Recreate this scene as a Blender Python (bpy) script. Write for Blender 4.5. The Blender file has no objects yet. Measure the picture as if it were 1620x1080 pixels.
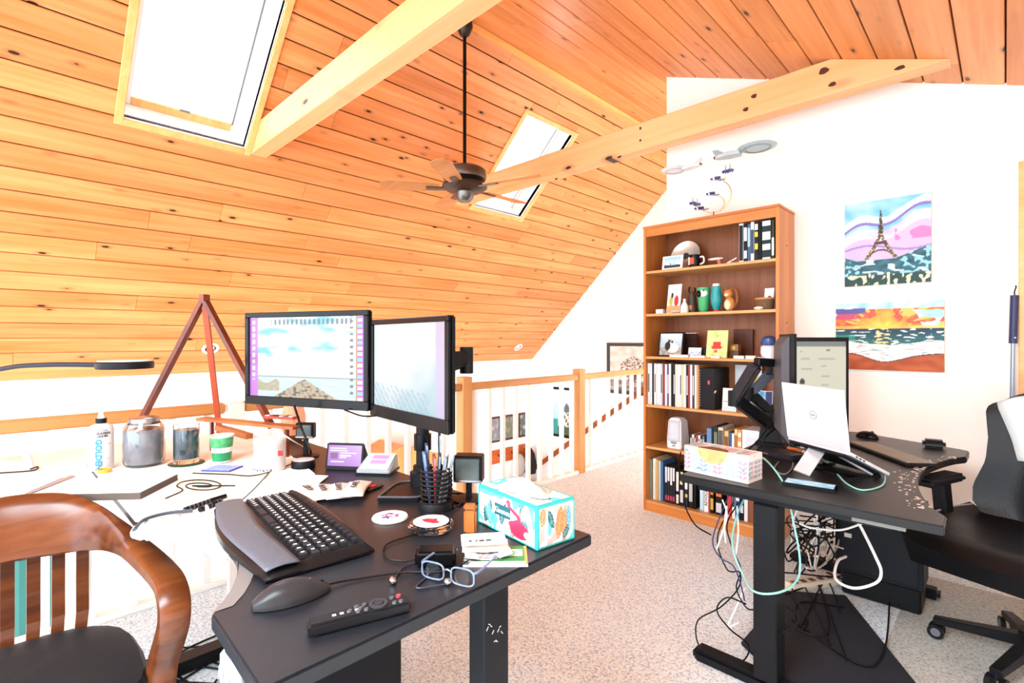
import bpy, bmesh, math, random
from mathutils import Vector, Matrix, noise as mnoise
random.seed(7)
R = math.radians
scene = bpy.context.scene
col = scene.collection
# ------------------------------------------------------------------ camera
CAM_H, TH, FPX = 1.29, R(44.3), 800.0
cam_d = bpy.data.cameras.new('camera'); cam = bpy.data.objects.new('camera', cam_d); col.objects.link(cam)
cam.location = (0, 0, CAM_H); cam.rotation_euler = (R(90), 0, TH)
cam_d.sensor_width = 36; cam_d.lens = 36*FPX/1620; cam_d.shift_y = -3/1620; cam_d.clip_start = .05
scene.camera = cam
# ------------------------------------------------------------------ world + light
w = bpy.data.worlds.new('sky'); scene.world = w; w.use_nodes = True
bg = w.node_tree.nodes['Background']; bg.inputs[0].default_value = (.80, .90, 1, 1); bg.inputs[1].default_value = 4.8
def area(name, loc, rot, sx, sy, power, colr=(1, 1, 1)):
    l = bpy.data.lights.new(name, 'AREA'); l.shape = 'RECTANGLE'; l.size = sx; l.size_y = sy; l.energy = power; l.color = colr
    o = bpy.data.objects.new(name, l); o.location = loc; o.rotation_euler = rot; col.objects.link(o); return o
# fill lights added behind and above the camera, and daylight of the great room below
area('rear_fill_light', (-1.2, -2.9, 1.7), (R(-90), 0, 0), 4.6, 2.6, 320, (.82, .92, 1))  # added fill from the open rear end; gable windows there are only assumed
area('overhead_fill_light', (-.3, -1.3, 2.62), (0, R(-21), 0), 1.8, 2.2, 330, (.80, .91, 1))  # added to brighten floor and desks; the slope has no skylight here
area('great_room_window_daylight', (-4.6, -2.9, -.6), (R(-90), 0, 0), 2.6, 3.0, 90, (.9, .95, 1))
vs = scene.view_settings
vs.view_transform = 'Standard'; vs.look = 'None'; vs.exposure = 0.46; vs.gamma = 1.0; vs.use_curve_mapping = False

# ------------------------------------------------------------------ pixel helpers (true distances on known planes)
CT, ST = math.cos(TH), math.sin(TH)
def ray(u, v):
    r = u-810; return Vector((r*CT-FPX*ST, r*ST+FPX*CT, 537-v))
def Pz(u, v, z): a = ray(u, v); t = (z-CAM_H)/a.z; return Vector((a.x*t, a.y*t, z))
def PX(u, v, X): a = ray(u, v); t = X/a.x; return Vector((X, a.y*t, CAM_H+a.z*t))
def PY(u, v, Y): a = ray(u, v); t = Y/a.y; return Vector((a.x*t, Y, CAM_H+a.z*t))
def PT(u, v, t): a = ray(u, v); return Vector((a.x*t, a.y*t, CAM_H+a.z*t))

# ------------------------------------------------------------------ materials
MATS = {}
def lin(c):
    if isinstance(c, str):
        c = [int(c[i:i+2], 16)/255 for i in (0, 2, 4)]
    return [x/12.92 if x <= .04045 else ((x+.055)/1.055)**2.4 for x in c]
def nodes(name):
    m = bpy.data.materials.new(name); m.use_nodes = True
    nt = m.node_tree; b = nt.nodes['Principled BSDF']; return m, nt, b
def N(nt, t, **kw):
    n = nt.nodes.new(t)
    for k, v in kw.items(): setattr(n, k, v)
    return n
def mat(c, rough=.5, metal=0, var=.08, scale=25, bump=0, bscale=200, trans=0, coat=0, emit=0, ior=1.45, spec=None):
    key = (str(c), rough, metal, var, scale, bump, bscale, trans, coat, emit, spec)
    if key in MATS: return MATS[key]
    m, nt, b = nodes('surface_'+str(c))
    L = lin(c)
    tc = N(nt, 'ShaderNodeTexCoord'); no = N(nt, 'ShaderNodeTexNoise'); no.inputs['Scale'].default_value = scale; no.inputs['Detail'].default_value = 3
    nt.links.new(tc.outputs['Object'], no.inputs['Vector'])
    mx = N(nt, 'ShaderNodeMix', data_type='RGBA')
    mx.inputs[6].default_value = [min(1, x*(1-var)) for x in L]+[1]; mx.inputs[7].default_value = [min(1, x*(1+var)) for x in L]+[1]
    nt.links.new(no.outputs['Fac'], mx.inputs[0]); nt.links.new(mx.outputs[2], b.inputs['Base Color'])
    b.inputs['Roughness'].default_value = rough; b.inputs['Metallic'].default_value = metal
    if spec is not None: b.inputs['Specular IOR Level'].default_value = spec
    elif max(L) < .05 and not trans: b.inputs['Specular IOR Level'].default_value = .22
    b.inputs['Transmission Weight'].default_value = trans; b.inputs['Coat Weight'].default_value = coat; b.inputs['IOR'].default_value = ior
    if emit:
        nt.links.new(mx.outputs[2], b.inputs['Emission Color']); b.inputs['Emission Strength'].default_value = emit
    if bump:
        n2 = N(nt, 'ShaderNodeTexNoise'); n2.inputs['Scale'].default_value = bscale; n2.inputs['Detail'].default_value = 2
        nt.links.new(tc.outputs['Object'], n2.inputs['Vector'])
        bp = N(nt, 'ShaderNodeBump'); bp.inputs['Strength'].default_value = bump; bp.inputs['Distance'].default_value = .005
        nt.links.new(n2.outputs['Fac'], bp.inputs['Height']); nt.links.new(bp.outputs[0], b.inputs['Normal'])
    MATS[key] = m; return m
def attr_mat(name, emit=0, rough=.6):
    if name in MATS: return MATS[name]
    m, nt, b = nodes(name); a = N(nt, 'ShaderNodeAttribute', attribute_name='Col')
    nt.links.new(a.outputs['Color'], b.inputs['Base Color']); b.inputs['Roughness'].default_value = rough
    if emit:
        nt.links.new(a.outputs['Color'], b.inputs['Emission Color']); b.inputs['Emission Strength'].default_value = emit
        b.inputs['Base Color'].default_value = (0, 0, 0, 1)
        for l in list(nt.links):
            if l.to_socket == b.inputs['Base Color']: nt.links.remove(l)
        b.inputs['Base Color'].default_value = (.01, .01, .01, 1); b.inputs['Roughness'].default_value = .25
    MATS[name] = m; return m
def wood(name, c1, c2, axis=0, knots=.5, rand=.25, rough=.4, scale=1.0, kscale=3.0, coat=.15, flat=None):
    """grain runs along local axis; every object shifts grain and tone by its own random number"""
    if name in MATS: return MATS[name]
    m, nt, b = nodes(name); L1, L2 = lin(c1), lin(c2)
    tc = N(nt, 'ShaderNodeTexCoord'); oi = N(nt, 'ShaderNodeObjectInfo')
    off = N(nt, 'ShaderNodeVectorMath', operation='SCALE'); off.inputs[0].default_value = (71, 37, 53)
    nt.links.new(oi.outputs['Random'], off.inputs['Scale'])
    ad = N(nt, 'ShaderNodeVectorMath', operation='ADD'); nt.links.new(tc.outputs['Object'], ad.inputs[0]); nt.links.new(off.outputs[0], ad.inputs[1])
    def stretched(sl, sc, fl=None):
        mp = N(nt, 'ShaderNodeMapping'); s = [sc]*3; s[axis] = sl
        if fl is not None: s[fl] = 0
        mp.inputs['Scale'].default_value = s
        nt.links.new(ad.outputs[0], mp.inputs['Vector']); return mp
    g = N(nt, 'ShaderNodeTexNoise'); g.inputs['Scale'].default_value = 1; g.inputs['Detail'].default_value = 5; g.inputs['Distortion'].default_value = .6
    nt.links.new(stretched(1.3*scale, 26*scale).outputs[0], g.inputs['Vector'])
    g2 = N(nt, 'ShaderNodeTexNoise'); g2.inputs['Scale'].default_value = 1; g2.inputs['Detail'].default_value = 2
    nt.links.new(stretched(.8*scale, 5*scale).outputs[0], g2.inputs['Vector'])
    ma = N(nt, 'ShaderNodeMath', operation='MULTIPLY_ADD'); ma.inputs[1].default_value = .5
    nt.links.new(g.outputs['Fac'], ma.inputs[0])
    m2 = N(nt, 'ShaderNodeMath', operation='MULTIPLY'); m2.inputs[1].default_value = .5; nt.links.new(g2.outputs['Fac'], m2.inputs[0]); nt.links.new(m2.outputs[0], ma.inputs[2])
    rp = N(nt, 'ShaderNodeValToRGB'); e = rp.color_ramp.elements
    e[0].position = .3; e[0].color = L2+[1]; e[1].position = .66; e[1].color = L1+[1]
    nt.links.new(ma.outputs[0], rp.inputs[0]); cur = rp.outputs[0]
    if knots:
        vo = N(nt, 'ShaderNodeTexVoronoi'); vo.inputs['Scale'].default_value = 1; nt.links.new(stretched(kscale*.8, kscale*2.0, flat).outputs[0], vo.inputs['Vector'])
        sep = N(nt, 'ShaderNodeSeparateColor'); nt.links.new(vo.outputs['Color'], sep.inputs[0])
        gt = N(nt, 'ShaderNodeMath', operation='LESS_THAN'); gt.inputs[1].default_value = knots; nt.links.new(sep.outputs[0], gt.inputs[0])
        kr = N(nt, 'ShaderNodeValToRGB'); ke = kr.color_ramp.elements
        ke[0].position = .09; ke[0].color = (1, 1, 1, 1); ke[1].position = .24; ke[1].color = (0, 0, 0, 1)
        k3 = kr.color_ramp.elements.new(.1); k3.color = (.4, .4, .4, 1)
        nt.links.new(vo.outputs['Distance'], kr.inputs[0])
        mu = N(nt, 'ShaderNodeMath', operation='MULTIPLY'); nt.links.new(gt.outputs[0], mu.inputs[0]); nt.links.new(kr.outputs[0], mu.inputs[1])
        mk = N(nt, 'ShaderNodeMix', data_type='RGBA'); mk.inputs[7].default_value = [x*.05 for x in L2]+[1]
        nt.links.new(mu.outputs[0], mk.inputs[0]); nt.links.new(cur, mk.inputs[6]); cur = mk.outputs[2]
    hs = N(nt, 'ShaderNodeHueSaturation'); mr = N(nt, 'ShaderNodeMapRange'); mr.inputs[3].default_value = 1-rand; mr.inputs[4].default_value = 1+rand*.6
    nt.links.new(oi.outputs['Random'], mr.inputs[0]); nt.links.new(mr.outputs[0], hs.inputs['Value']); nt.links.new(cur, hs.inputs['Color'])
    nt.links.new(hs.outputs[0], b.inputs['Base Color']); b.inputs['Roughness'].default_value = rough; b.inputs['Specular IOR Level'].default_value = .3; b.inputs['Coat Weight'].default_value = coat*.5; b.inputs['Coat Roughness'].default_value = .25
    bp = N(nt, 'ShaderNodeBump'); bp.inputs['Strength'].default_value = .12; bp.inputs['Distance'].default_value = .002
    nt.links.new(g.outputs['Fac'], bp.inputs['Height']); nt.links.new(bp.outputs[0], b.inputs['Normal'])
    MATS[name] = m; return m
def glass(name, c='ffffff', rough=0.0, ior=1.45):
    if name in MATS: return MATS[name]
    m, nt, b = nodes(name); b.inputs['Base Color'].default_value = lin(c)+[1]; b.inputs['Roughness'].default_value = rough
    b.inputs['Transmission Weight'].default_value = 1; b.inputs['IOR'].default_value = ior
    n = N(nt, 'ShaderNodeTexNoise'); n.inputs['Scale'].default_value = 8; bp = N(nt, 'ShaderNodeBump'); bp.inputs['Strength'].default_value = .03
    nt.links.new(n.outputs['Fac'], bp.inputs['Height']); nt.links.new(bp.outputs[0], b.inputs['Normal'])
    MATS[name] = m; return m

# ------------------------------------------------------------------ mesh helpers
def lmat(o):
    m = Matrix.Translation(o.location) @ o.rotation_euler.to_matrix().to_4x4()
    return lmat(o.parent) @ m if o.parent else m
class MB:
    def __init__(s): s.v = []; s.f = []
    def add(s, vs, fs, M=None):
        n = len(s.v); s.v += [M @ Vector(p) if M else Vector(p) for p in vs]; s.f += [[i+n for i in f] for f in fs]; return s
    def box(s, x0, x1, y0, y1, z0, z1, M=None):
        return s.add([(x, y, z) for z in (z0, z1) for y in (y0, y1) for x in (x0, x1)],
                     [(0, 2, 3, 1), (4, 5, 7, 6), (0, 1, 5, 4), (2, 6, 7, 3), (0, 4, 6, 2), (1, 3, 7, 5)], M)
    def bar(s, p, q, w, h, up=(0, 0, 1)):
        p, q = Vector(p), Vector(q); d = (q-p).normalized(); sd = d.cross(Vector(up))
        if sd.length < 1e-4: sd = d.cross(Vector((0, 1, 0)))
        sd.normalize(); u = sd.cross(d)
        vs = [c+sd*a*w/2+u*b*h/2 for c in (p, q) for a, b in ((-1, -1), (1, -1), (1, 1), (-1, 1))]
        return s.add(vs, [(3, 2, 1, 0), (4, 5, 6, 7)]+[(i, (i+1) % 4, (i+1) % 4+4, i+4) for i in range(4)])
    def cyl(s, p, q, r1, r2=None, n=16, caps=True):
        r2 = r1 if r2 is None else r2; p, q = Vector(p), Vector(q); d = (q-p).normalized()
        a = d.orthogonal().normalized(); b = d.cross(a)
        vs = [c+(a*math.cos(t)+b*math.sin(t))*r for c, r in ((p, r1), (q, r2)) for t in [2*math.pi*i/n for i in range(n)]]
        fs = [(i, (i+1) % n, (i+1) % n+n, i+n) for i in range(n)]
        if caps: fs += [tuple(range(n-1, -1, -1)), tuple(range(n, 2*n))]
        return s.add(vs, fs)
    def tube(s, pts, r, n=6, closed=False):
        pts = [Vector(p) for p in pts]; k = len(pts); vs = []; prev = None
        rr = r if isinstance(r, (list, tuple)) else [r]*k
        for i, p in enumerate(pts):
            a, b = pts[max(0, i-1)], pts[min(k-1, i+1)]
            if closed: a, b = pts[i-1], pts[(i+1) % k]
            d = (b-a)
            d = d.normalized() if d.length > 1e-9 else Vector((0, 0, 1))
            x = d.orthogonal().normalized() if prev is None else (prev-d*prev.dot(d)).normalized()
            prev = x; y = d.cross(x)
            vs += [p+(x*math.cos(t)+y*math.sin(t))*rr[i] for t in [2*math.pi*j/n for j in range(n)]]
        m = k if closed else k-1
        fs = [(i*n+j, i*n+(j+1) % n, ((i+1) % k)*n+(j+1) % n, ((i+1) % k)*n+j) for i in range(m) for j in range(n)]
        if not closed: fs += [tuple(range(n-1, -1, -1)), tuple(range((k-1)*n, k*n))]
        return s.add(vs, fs)
    def lathe(s, prof, c=(0, 0, 0), n=24, M=None, sx=1, sy=1, ring=False):
        vs = [(c[0]+r*math.cos(t)*sx, c[1]+r*math.sin(t)*sy, c[2]+z) for r, z in prof for t in [2*math.pi*i/n for i in range(n)]]
        k = len(prof); fs = [(i*n+j, i*n+(j+1) % n, (i+1)*n+(j+1) % n, (i+1)*n+j) for i in range(k-1) for j in range(n)]
        if ring: return s.add(vs, fs, M)
        if prof[0][0] > 1e-6: fs.append(tuple(range(n-1, -1, -1)))
        if prof[-1][0] > 1e-6: fs.append(tuple(range((k-1)*n, k*n)))
        return s.add(vs, fs, M)
    def prism(s, pts, z0, z1, M=None):
        n = len(pts)
        return s.add([(x, y, z0) for x, y in pts]+[(x, y, z1) for x, y in pts],
                     [tuple(range(n-1, -1, -1)), tuple(range(n, 2*n))]+[(i, (i+1) % n, (i+1) % n+n, i+n) for i in range(n)], M)
    def ell(s, c, rx, ry, rz, n=14, k=8, M=None):
        c = Vector(c); vs = [c+Vector((0, 0, -rz))]
        for i in range(1, k):
            a = -math.pi/2+math.pi*i/k
            vs += [c+Vector((rx*math.cos(a)*math.cos(t), ry*math.cos(a)*math.sin(t), rz*math.sin(a))) for t in [2*math.pi*j/n for j in range(n)]]
        vs.append(c+Vector((0, 0, rz))); fs = []
        for j in range(n): fs.append((0, 1+(j+1) % n, 1+j))
        for i in range(k-2):
            for j in range(n): fs.append((1+i*n+j, 1+i*n+(j+1) % n, 1+(i+1)*n+(j+1) % n, 1+(i+1)*n+j))
        l = len(vs)-1
        for j in range(n): fs.append((l, 1+(k-2)*n+j, 1+(k-2)*n+(j+1) % n))
        return s.add(vs, fs, M)
    def grid(s, fn, nx, ny, M=None):
        vs = [fn(i/nx, j/ny) for j in range(ny+1) for i in range(nx+1)]
        return s.add(vs, [(j*(nx+1)+i, j*(nx+1)+i+1, (j+1)*(nx+1)+i+1, (j+1)*(nx+1)+i) for j in range(ny) for i in range(nx)], M)
    def loft(s, rings, caps=True):
        n = len(rings[0]); vs = [p for r in rings for p in r]; k = len(rings)
        fs = [(i*n+j, i*n+(j+1) % n, (i+1)*n+(j+1) % n, (i+1)*n+j) for i in range(k-1) for j in range(n)]
        if caps: fs += [tuple(range(n-1, -1, -1)), tuple(range((k-1)*n, k*n))]
        return s.add(vs, fs)
    def text(s, body, size, M, depth=.0006, align='CENTER', xs=1.0, bold=0):
        cu = bpy.data.curves.new('lettering', 'FONT'); cu.body = body; cu.size = size; cu.align_x = align; cu.align_y = 'CENTER'; cu.extrude = depth; cu.resolution_u = 2; cu.offset = bold
        o = bpy.data.objects.new('lettering', cu); me = bpy.data.meshes.new_from_object(o)
        s.add([(v.co.x*xs, v.co.y, v.co.z) for v in me.vertices], [list(p.vertices) for p in me.polygons], M)
        bpy.data.objects.remove(o); bpy.data.curves.remove(cu); bpy.data.meshes.remove(me); return s
    def build(s, name, m, parent=None, bevel=0, seg=1, smooth=False, world=False, sub=0, solid=0):
        vs = s.v
        loc = Vector((0, 0, 0))
        if parent is not None and world:
            inv = lmat(parent).inverted(); vs = [inv @ p for p in vs]
        elif parent is None:
            xs = [p.x for p in vs]; ys = [p.y for p in vs]; zs = [p.z for p in vs]
            loc = Vector(((min(xs)+max(xs))/2, (min(ys)+max(ys))/2, min(zs))); vs = [p-loc for p in vs]
        me = bpy.data.meshes.new(name); me.from_pydata([tuple(p) for p in vs], [], s.f); me.validate()
        bm = bmesh.new(); bm.from_mesh(me)
        bmesh.ops.recalc_face_normals(bm, faces=bm.faces)
        if bevel:
            ed = [e for e in bm.edges if len(e.link_faces) == 2 and e.calc_face_angle(0) > .6]
            bmesh.ops.bevel(bm, geom=ed, offset=bevel, segments=seg, affect='EDGES', clamp_overlap=True)
        bm.to_mesh(me); bm.free()
        if smooth:
            me.polygons.foreach_set('use_smooth', [True]*len(me.polygons))
            try: me.set_sharp_from_angle(angle=R(40))
            except Exception: pass
        me.materials.append(m)
        o = bpy.data.objects.new(name, me); col.objects.link(o); o.location = loc
        if parent is not None: o.parent = parent
        if solid:
            md = o.modifiers.new('solid', 'SOLIDIFY'); md.thickness = solid
        if sub:
            md = o.modifiers.new('sub', 'SUBSURF'); md.levels = sub; md.render_levels = sub
        return o
def thing(name, label, cat, loc=(0, 0, 0), rz=0, group=None):
    o = bpy.data.objects.new(name, None); col.objects.link(o); o.location = loc; o.rotation_euler = (0, 0, rz); o.empty_display_size = .05
    return tag(o, label, cat, group)
def tag(o, label, cat, group=None):
    o['label'] = label; o['category'] = cat
    if group: o['group'] = group
    return o
def struct(o, label=None):
    o['kind'] = 'structure'
    if label: o['label'] = label
    return o
def piece(name, src, parent, loc, rot=None):
    o = bpy.data.objects.new(name, src); col.objects.link(o); o.parent = parent; o.location = loc
    if rot: o.rotation_euler = rot
    return o
def spline(pts, k=8):
    pts = [Vector(p) for p in pts]; out = []
    P = [pts[0]*2-pts[1]]+pts+[pts[-1]*2-pts[-2]]
    for i in range(1, len(P)-2):
        a, b, c, d = P[i-1:i+3]
        for j in range(k):
            t = j/k; out.append(.5*((2*b)+(c-a)*t+(2*a-5*b+4*c-d)*t*t+(3*b-a-3*c+d)*t**3))
    out.append(pts[-1]); return out
def frame(o, x, y=None, z=(0, 0, 1)):
    """matrix with local x along x, z as near to z as can be"""
    x = Vector(x).normalized(); z = Vector(z)
    if y is None: y = z.cross(x).normalized()
    else: y = Vector(y).normalized()
    z = x.cross(y).normalized(); y = z.cross(x)
    M = Matrix((x, y, z)).transposed().to_4x4(); M.translation = Vector(o); return M
def printed(name, w_, h_, nx, ny, fn, m, parent=None, M=None, world=False):
    """flat print: grid of vertex colours, local x = width, local y = height, centred"""
    vs = [Vector(((i/nx-.5)*w_, (j/ny-.5)*h_, 0)) for j in range(ny+1) for i in range(nx+1)]
    if M: vs = [M @ p for p in vs]
    if parent is not None and world:
        inv = lmat(parent).inverted(); vs = [inv @ p for p in vs]
    me = bpy.data.meshes.new(name)
    me.from_pydata([tuple(p) for p in vs], [], [(j*(nx+1)+i, j*(nx+1)+i+1, (j+1)*(nx+1)+i+1, (j+1)*(nx+1)+i) for j in range(ny) for i in range(nx)])
    at = me.color_attributes.new('Col', 'FLOAT_COLOR', 'POINT'); k = 0
    buf = []
    for j in range(ny+1):
        for i in range(nx+1): buf += lin([max(0, min(1, c)) for c in fn(i/nx, j/ny)])+[1]
    at.data.foreach_set('color', buf)
    me.materials.append(m); o = bpy.data.objects.new(name, me); col.objects.link(o)
    if parent is not None: o.parent = parent
    return o
def mixc(a, b, t): t = max(0, min(1, t)); return tuple(x+(y-x)*t for x, y in zip(a, b))
def hexc(h): return tuple(int(h[i:i+2], 16)/255 for i in (0, 2, 4))
def nz(x, y, z=0): return mnoise.noise(Vector((x, y, z)))
ORD = ['first', 'second', 'third', 'fourth', 'fifth', 'sixth', 'seventh', 'eighth', 'ninth', 'tenth', 'eleventh', 'twelfth', 'thirteenth', 'fourteenth', 'fifteenth', 'sixteenth', 'seventeenth', 'eighteenth', 'nineteenth', 'twentieth']

# common materials
BLACK = mat('111215', .42, var=.2); BLACKG = mat('0a0b0d', .22, var=.1); DESK = mat('191d23', .34, var=.12, scale=60, bump=.1, bscale=600, spec=.5)
WHITE = mat('f4f2ee', .5, var=.02); WALL = mat('fffaf2', .85, var=.015, bump=.05, bscale=120); WTRIM = mat('fbf9f4', .45, var=.02)
CHROME = mat('b9bcc0', .22, 1.0, var=.05); STEEL = mat('8a8f94', .35, .9, var=.08); DGREY = mat('3a3d42', .5); PAPER = mat('fbfaf6', .7, var=.02)
PINE = wood('pine_board', 'eda165', 'cd7636', 0, knots=.72, rand=.12, rough=.4, kscale=4.8, flat=2)
BEAMW = wood('beam_wood', 'f6c48e', 'e6a263', 0, knots=.9, rand=.1, rough=.5, kscale=3.0, scale=.6, flat=1)
RAILW = wood('rail_wood', 'd9a468', 'b97c42', 1, knots=0, rand=.12, rough=.4)
POSTW = wood('post_wood', 'd9a468', 'b97c42', 2, knots=0, rand=.12, rough=.4)
OAKX = wood('bookcase_wood_x', 'd78f4b', 'b5672a', 0, knots=0, rand=.1, rough=.4)
OAKZ = wood('bookcase_wood_z', 'd78f4b', 'b5672a', 2, knots=0, rand=.1, rough=.4)
BACKW = wood('bookcase_back_wood', '9a5f38', '774020', 2, knots=0, rand=.05, rough=.45)
CASEW = wood('casing_wood', 'f3c383', 'e2a458', 0, knots=0, rand=.08, rough=.4)
MAHOG = wood('mahogany', '80391d', '4c1c0c', 2, knots=0, rand=.1, rough=.3, coat=.4)
CHAIRW = wood('chair_oak', '74401f', '3c180a', 1, knots=0, rand=.05, rough=.3, scale=1.6, coat=.5)
# =================================================================== STRUCTURE
YF, YN, XL, XR, YB = 6.73, 3.78, -6.062, 2.2, -3.0
A, B = math.atan(.963), math.atan(.384)
RX, RZ = -3.06, 3.826                                     # ridge
ZE = .935                                                 # eave height of the left slope
XE = -2.93                                                # loft edge
ZLOW = -2.6
def zr(X): return 2.651-.384*X
def zl(X): return 6.773+.963*X
# floor: speckled loft carpet
cm, nt, b = nodes('loft_carpet')
tc = N(nt, 'ShaderNodeTexCoord'); n1 = N(nt, 'ShaderNodeTexNoise'); n1.inputs['Scale'].default_value = 95; n1.inputs['Detail'].default_value = 4; n1.inputs['Roughness'].default_value = .75
n2 = N(nt, 'ShaderNodeTexNoise'); n2.inputs['Scale'].default_value = 2.2
for n in (n1, n2): nt.links.new(tc.outputs['Object'], n.inputs['Vector'])
rp = N(nt, 'ShaderNodeValToRGB'); e = rp.color_ramp.elements
e[0].position = .33; e[0].color = lin('86a2c4')+[1]; e[1].position = .53; e[1].color = lin('eefcff')+[1]
nt.links.new(n1.outputs['Fac'], rp.inputs[0])
mx = N(nt, 'ShaderNodeMix', data_type='RGBA', blend_type='MULTIPLY'); mx.inputs[0].default_value = .25
nt.links.new(rp.outputs[0], mx.inputs[6]); nt.links.new(n2.outputs['Color'], mx.inputs[7]); nt.links.new(rp.outputs[0], b.inputs['Base Color'])
bp = N(nt, 'ShaderNodeBump'); bp.inputs['Strength'].default_value = .5; bp.inputs['Distance'].default_value = .005
nt.links.new(n1.outputs['Fac'], bp.inputs['Height']); nt.links.new(bp.outputs[0], b.inputs['Normal']); b.inputs['Roughness'].default_value = .95
CARPET = cm
fl = MB().prism([(XE, YB), (XR, YB), (XR, YN+.12), (-1.95, YN+.12), (-1.95, YF), (XE, YF)], -.25, 0).build('floor', CARPET); struct(fl, 'pale grey speckled carpet of the loft')
MB().box(XE-.02, XE, YB, YF, -.3, .0).build('edge_fascia', WTRIM, fl, world=True)
# lower storey
LOWW = wood('lower_floor_wood', 'd98a45', 'b86a2c', 1, knots=0, rand=.1, rough=.35)
lf = struct(MB().box(XL, XE+.6, YB, YF, ZLOW-.1, ZLOW).build('floor_lower', LOWW), 'orange wooden floor of the room below')
# walls
wn = struct(MB().prism([(-1.95, 0), (XR, 0), (XR, zr(XR)+.02), (-1.95, zr(-1.95)+.02)], -.06, .06, Matrix.Translation((0, YN+.06, 0)) @ Matrix.Rotation(R(90), 4, 'X')).build('wall_gable', WALL), 'white gable wall behind the bookcase')
struct(MB().prism([(XL, ZLOW), (XR, ZLOW), (XR, zr(XR)), (RX, RZ), (XL, ZE)], -.05, .05, Matrix.Translation((0, YF+.05, 0)) @ Matrix.Rotation(R(90), 4, 'X')).build('wall_stair', WALL), 'cream stair wall beyond the railing')
struct(MB().box(XL-.1, XL, YB, YF, ZLOW, ZE+.05).build('wall_left', WALL), 'white knee wall under the plank ceiling')
struct(MB().box(XR, XR+.1, YB, YN, 0, zr(XR)+.05).build('wall_right', WALL), 'white dormer wall')
struct(MB().box(-1.95, XE, YF-.02, YF, 0, .1).build('baseboard_stair', WTRIM))
struct(MB().box(-1.0, -.02, YN-.015, YN, 0, .1).build('baseboard_gable', WTRIM))
# ceiling boards ---------------------------------------------------
def slope_frame(left):
    if left: o = Vector((XL, 0, ZE)); e2 = Vector((math.cos(A), 0, math.sin(A)))
    else: o = Vector((RX, 0, RZ)); e2 = Vector((math.cos(B), 0, -math.sin(B)))
    e1 = Vector((0, 1, 0)); n = e1.cross(e2)
    if n.z > 0: n = -n
    return o, e1, e2, n
def minus(rects, h):
    out = []
    for (a0, a1, s0, s1) in rects:
        if h[0] >= a1 or h[1] <= a0 or h[2] >= s1 or h[3] <= s0: out.append((a0, a1, s0, s1)); continue
        if a0 < h[0]: out.append((a0, h[0], s0, s1))
        if a1 > h[1]: out.append((h[1], a1, s0, s1))
        m0, m1 = max(a0, h[0]), min(a1, h[1])
        if s0 < h[2]: out.append((m0, m1, s0, h[2]))
        if s1 > h[3]: out.append((m0, m1, h[3], s1))
    return out
SK = []                                                    # skylight holes in slope coordinates (y0,y1,s0,s1)
for y0, y1 in ((.60, 1.34), (3.68, 4.42)):
    SK.append((y0, y1, (zl(-4.17)-ZE)/math.sin(A), (zl(-3.385)-ZE)/math.sin(A)))
def ceiling(name, left, smax, wrow, holes, label, ylim=None, back=.03):
    o, e1, e2, n = slope_frame(left)
    rects = [(YB, YF, 0, smax)]
    for h in holes: rects = minus(rects, h)
    mb = MB()
    for a0, a1, s0, s1 in rects:
        mb.add([o+e1*a+e2*s+n*k for k in (-.05, -.012) for s in (s0, s1) for a in (a0, a1)], [(0, 2, 3, 1), (4, 5, 7, 6), (0, 1, 5, 4), (2, 6, 7, 3), (0, 4, 6, 2), (1, 3, 7, 5)])
    root = struct(mb.build(name, mat('160a04', .95)), label)
    rnd = random.Random(3 if left else 5)
    k = 0; s = 0
    M0 = Matrix((e1, e2, e1.cross(e2))).transposed()
    sg = 1 if e1.cross(e2).dot(n) > 0 else -1
    while s < smax-.01:
        s1 = min(s+wrow, smax); y = YB-rnd.random()*2
        row = []
        while y < YF:
            ln = rnd.choice((1.2, 1.8, 2.4, 2.4, 3.0, 3.6))*(.9+.2*rnd.random()); row.append((y, y+ln)); y += ln
        for a, c in row:
            a, c = max(a, YB), min(c, YF)
            if c-a < .02: continue
            rs = [(a, c, s, s1)]
            for h in holes: rs = minus(rs, h)
            for a0, a1, b0, b1 in rs:
                if a1-a0 < .01 or b1-b0 < .015: continue
                L, W, g, ch = (a1-a0)/2-.0012, (b1-b0)/2, .0042, .0088
                z0, zc, z1 = -.012*sg, -.004*sg, 0
                vs = [(-L, -W+g, z0), (L, -W+g, z0), (L, W-g, z0), (-L, W-g, z0), (-L, -W+g, zc), (L, -W+g, zc), (L, W-g, zc), (-L, W-g, zc), (-L, -W+ch, z1), (L, -W+ch, z1), (L, W-ch, z1), (-L, W-ch, z1)]
                f = [(3, 2, 1, 0), (8, 9, 10, 11)]
                for q in (0, 4): f += [(q+i, q+(i+1) % 4, q+4+(i+1) % 4, q+4+i) for i in range(4)]
                me = bpy.data.meshes.new('ceiling_board'); me.from_pydata(vs, [], f)
                bm = bmesh.new(); bm.from_mesh(me); bmesh.ops.recalc_face_normals(bm, faces=bm.faces); bm.to_mesh(me); bm.free()
                me.materials.append(PINE); ob = bpy.data.objects.new('ceiling_board', me); col.objects.link(ob)
                ob.parent = root; ob.location = o+e1*((a0+a1)/2)+e2*((b0+b1)/2)-root.location
                ob.rotation_euler = M0.to_euler()
        s = s1
    return root
SL = (RZ-ZE)/math.sin(A)
ceiling('ceiling_left', True, SL, .1748, SK, 'steep knotty pine plank ceiling on the left')
ceiling('ceiling_right', False, (XR-RX)/math.cos(B), .182, [], 'shallow pine plank ceiling rising to the ridge')
o_, e1_, e2_, n_ = slope_frame(True)
def SP(a, s, k): return o_+e1_*a+e2_*s+n_*k
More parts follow.
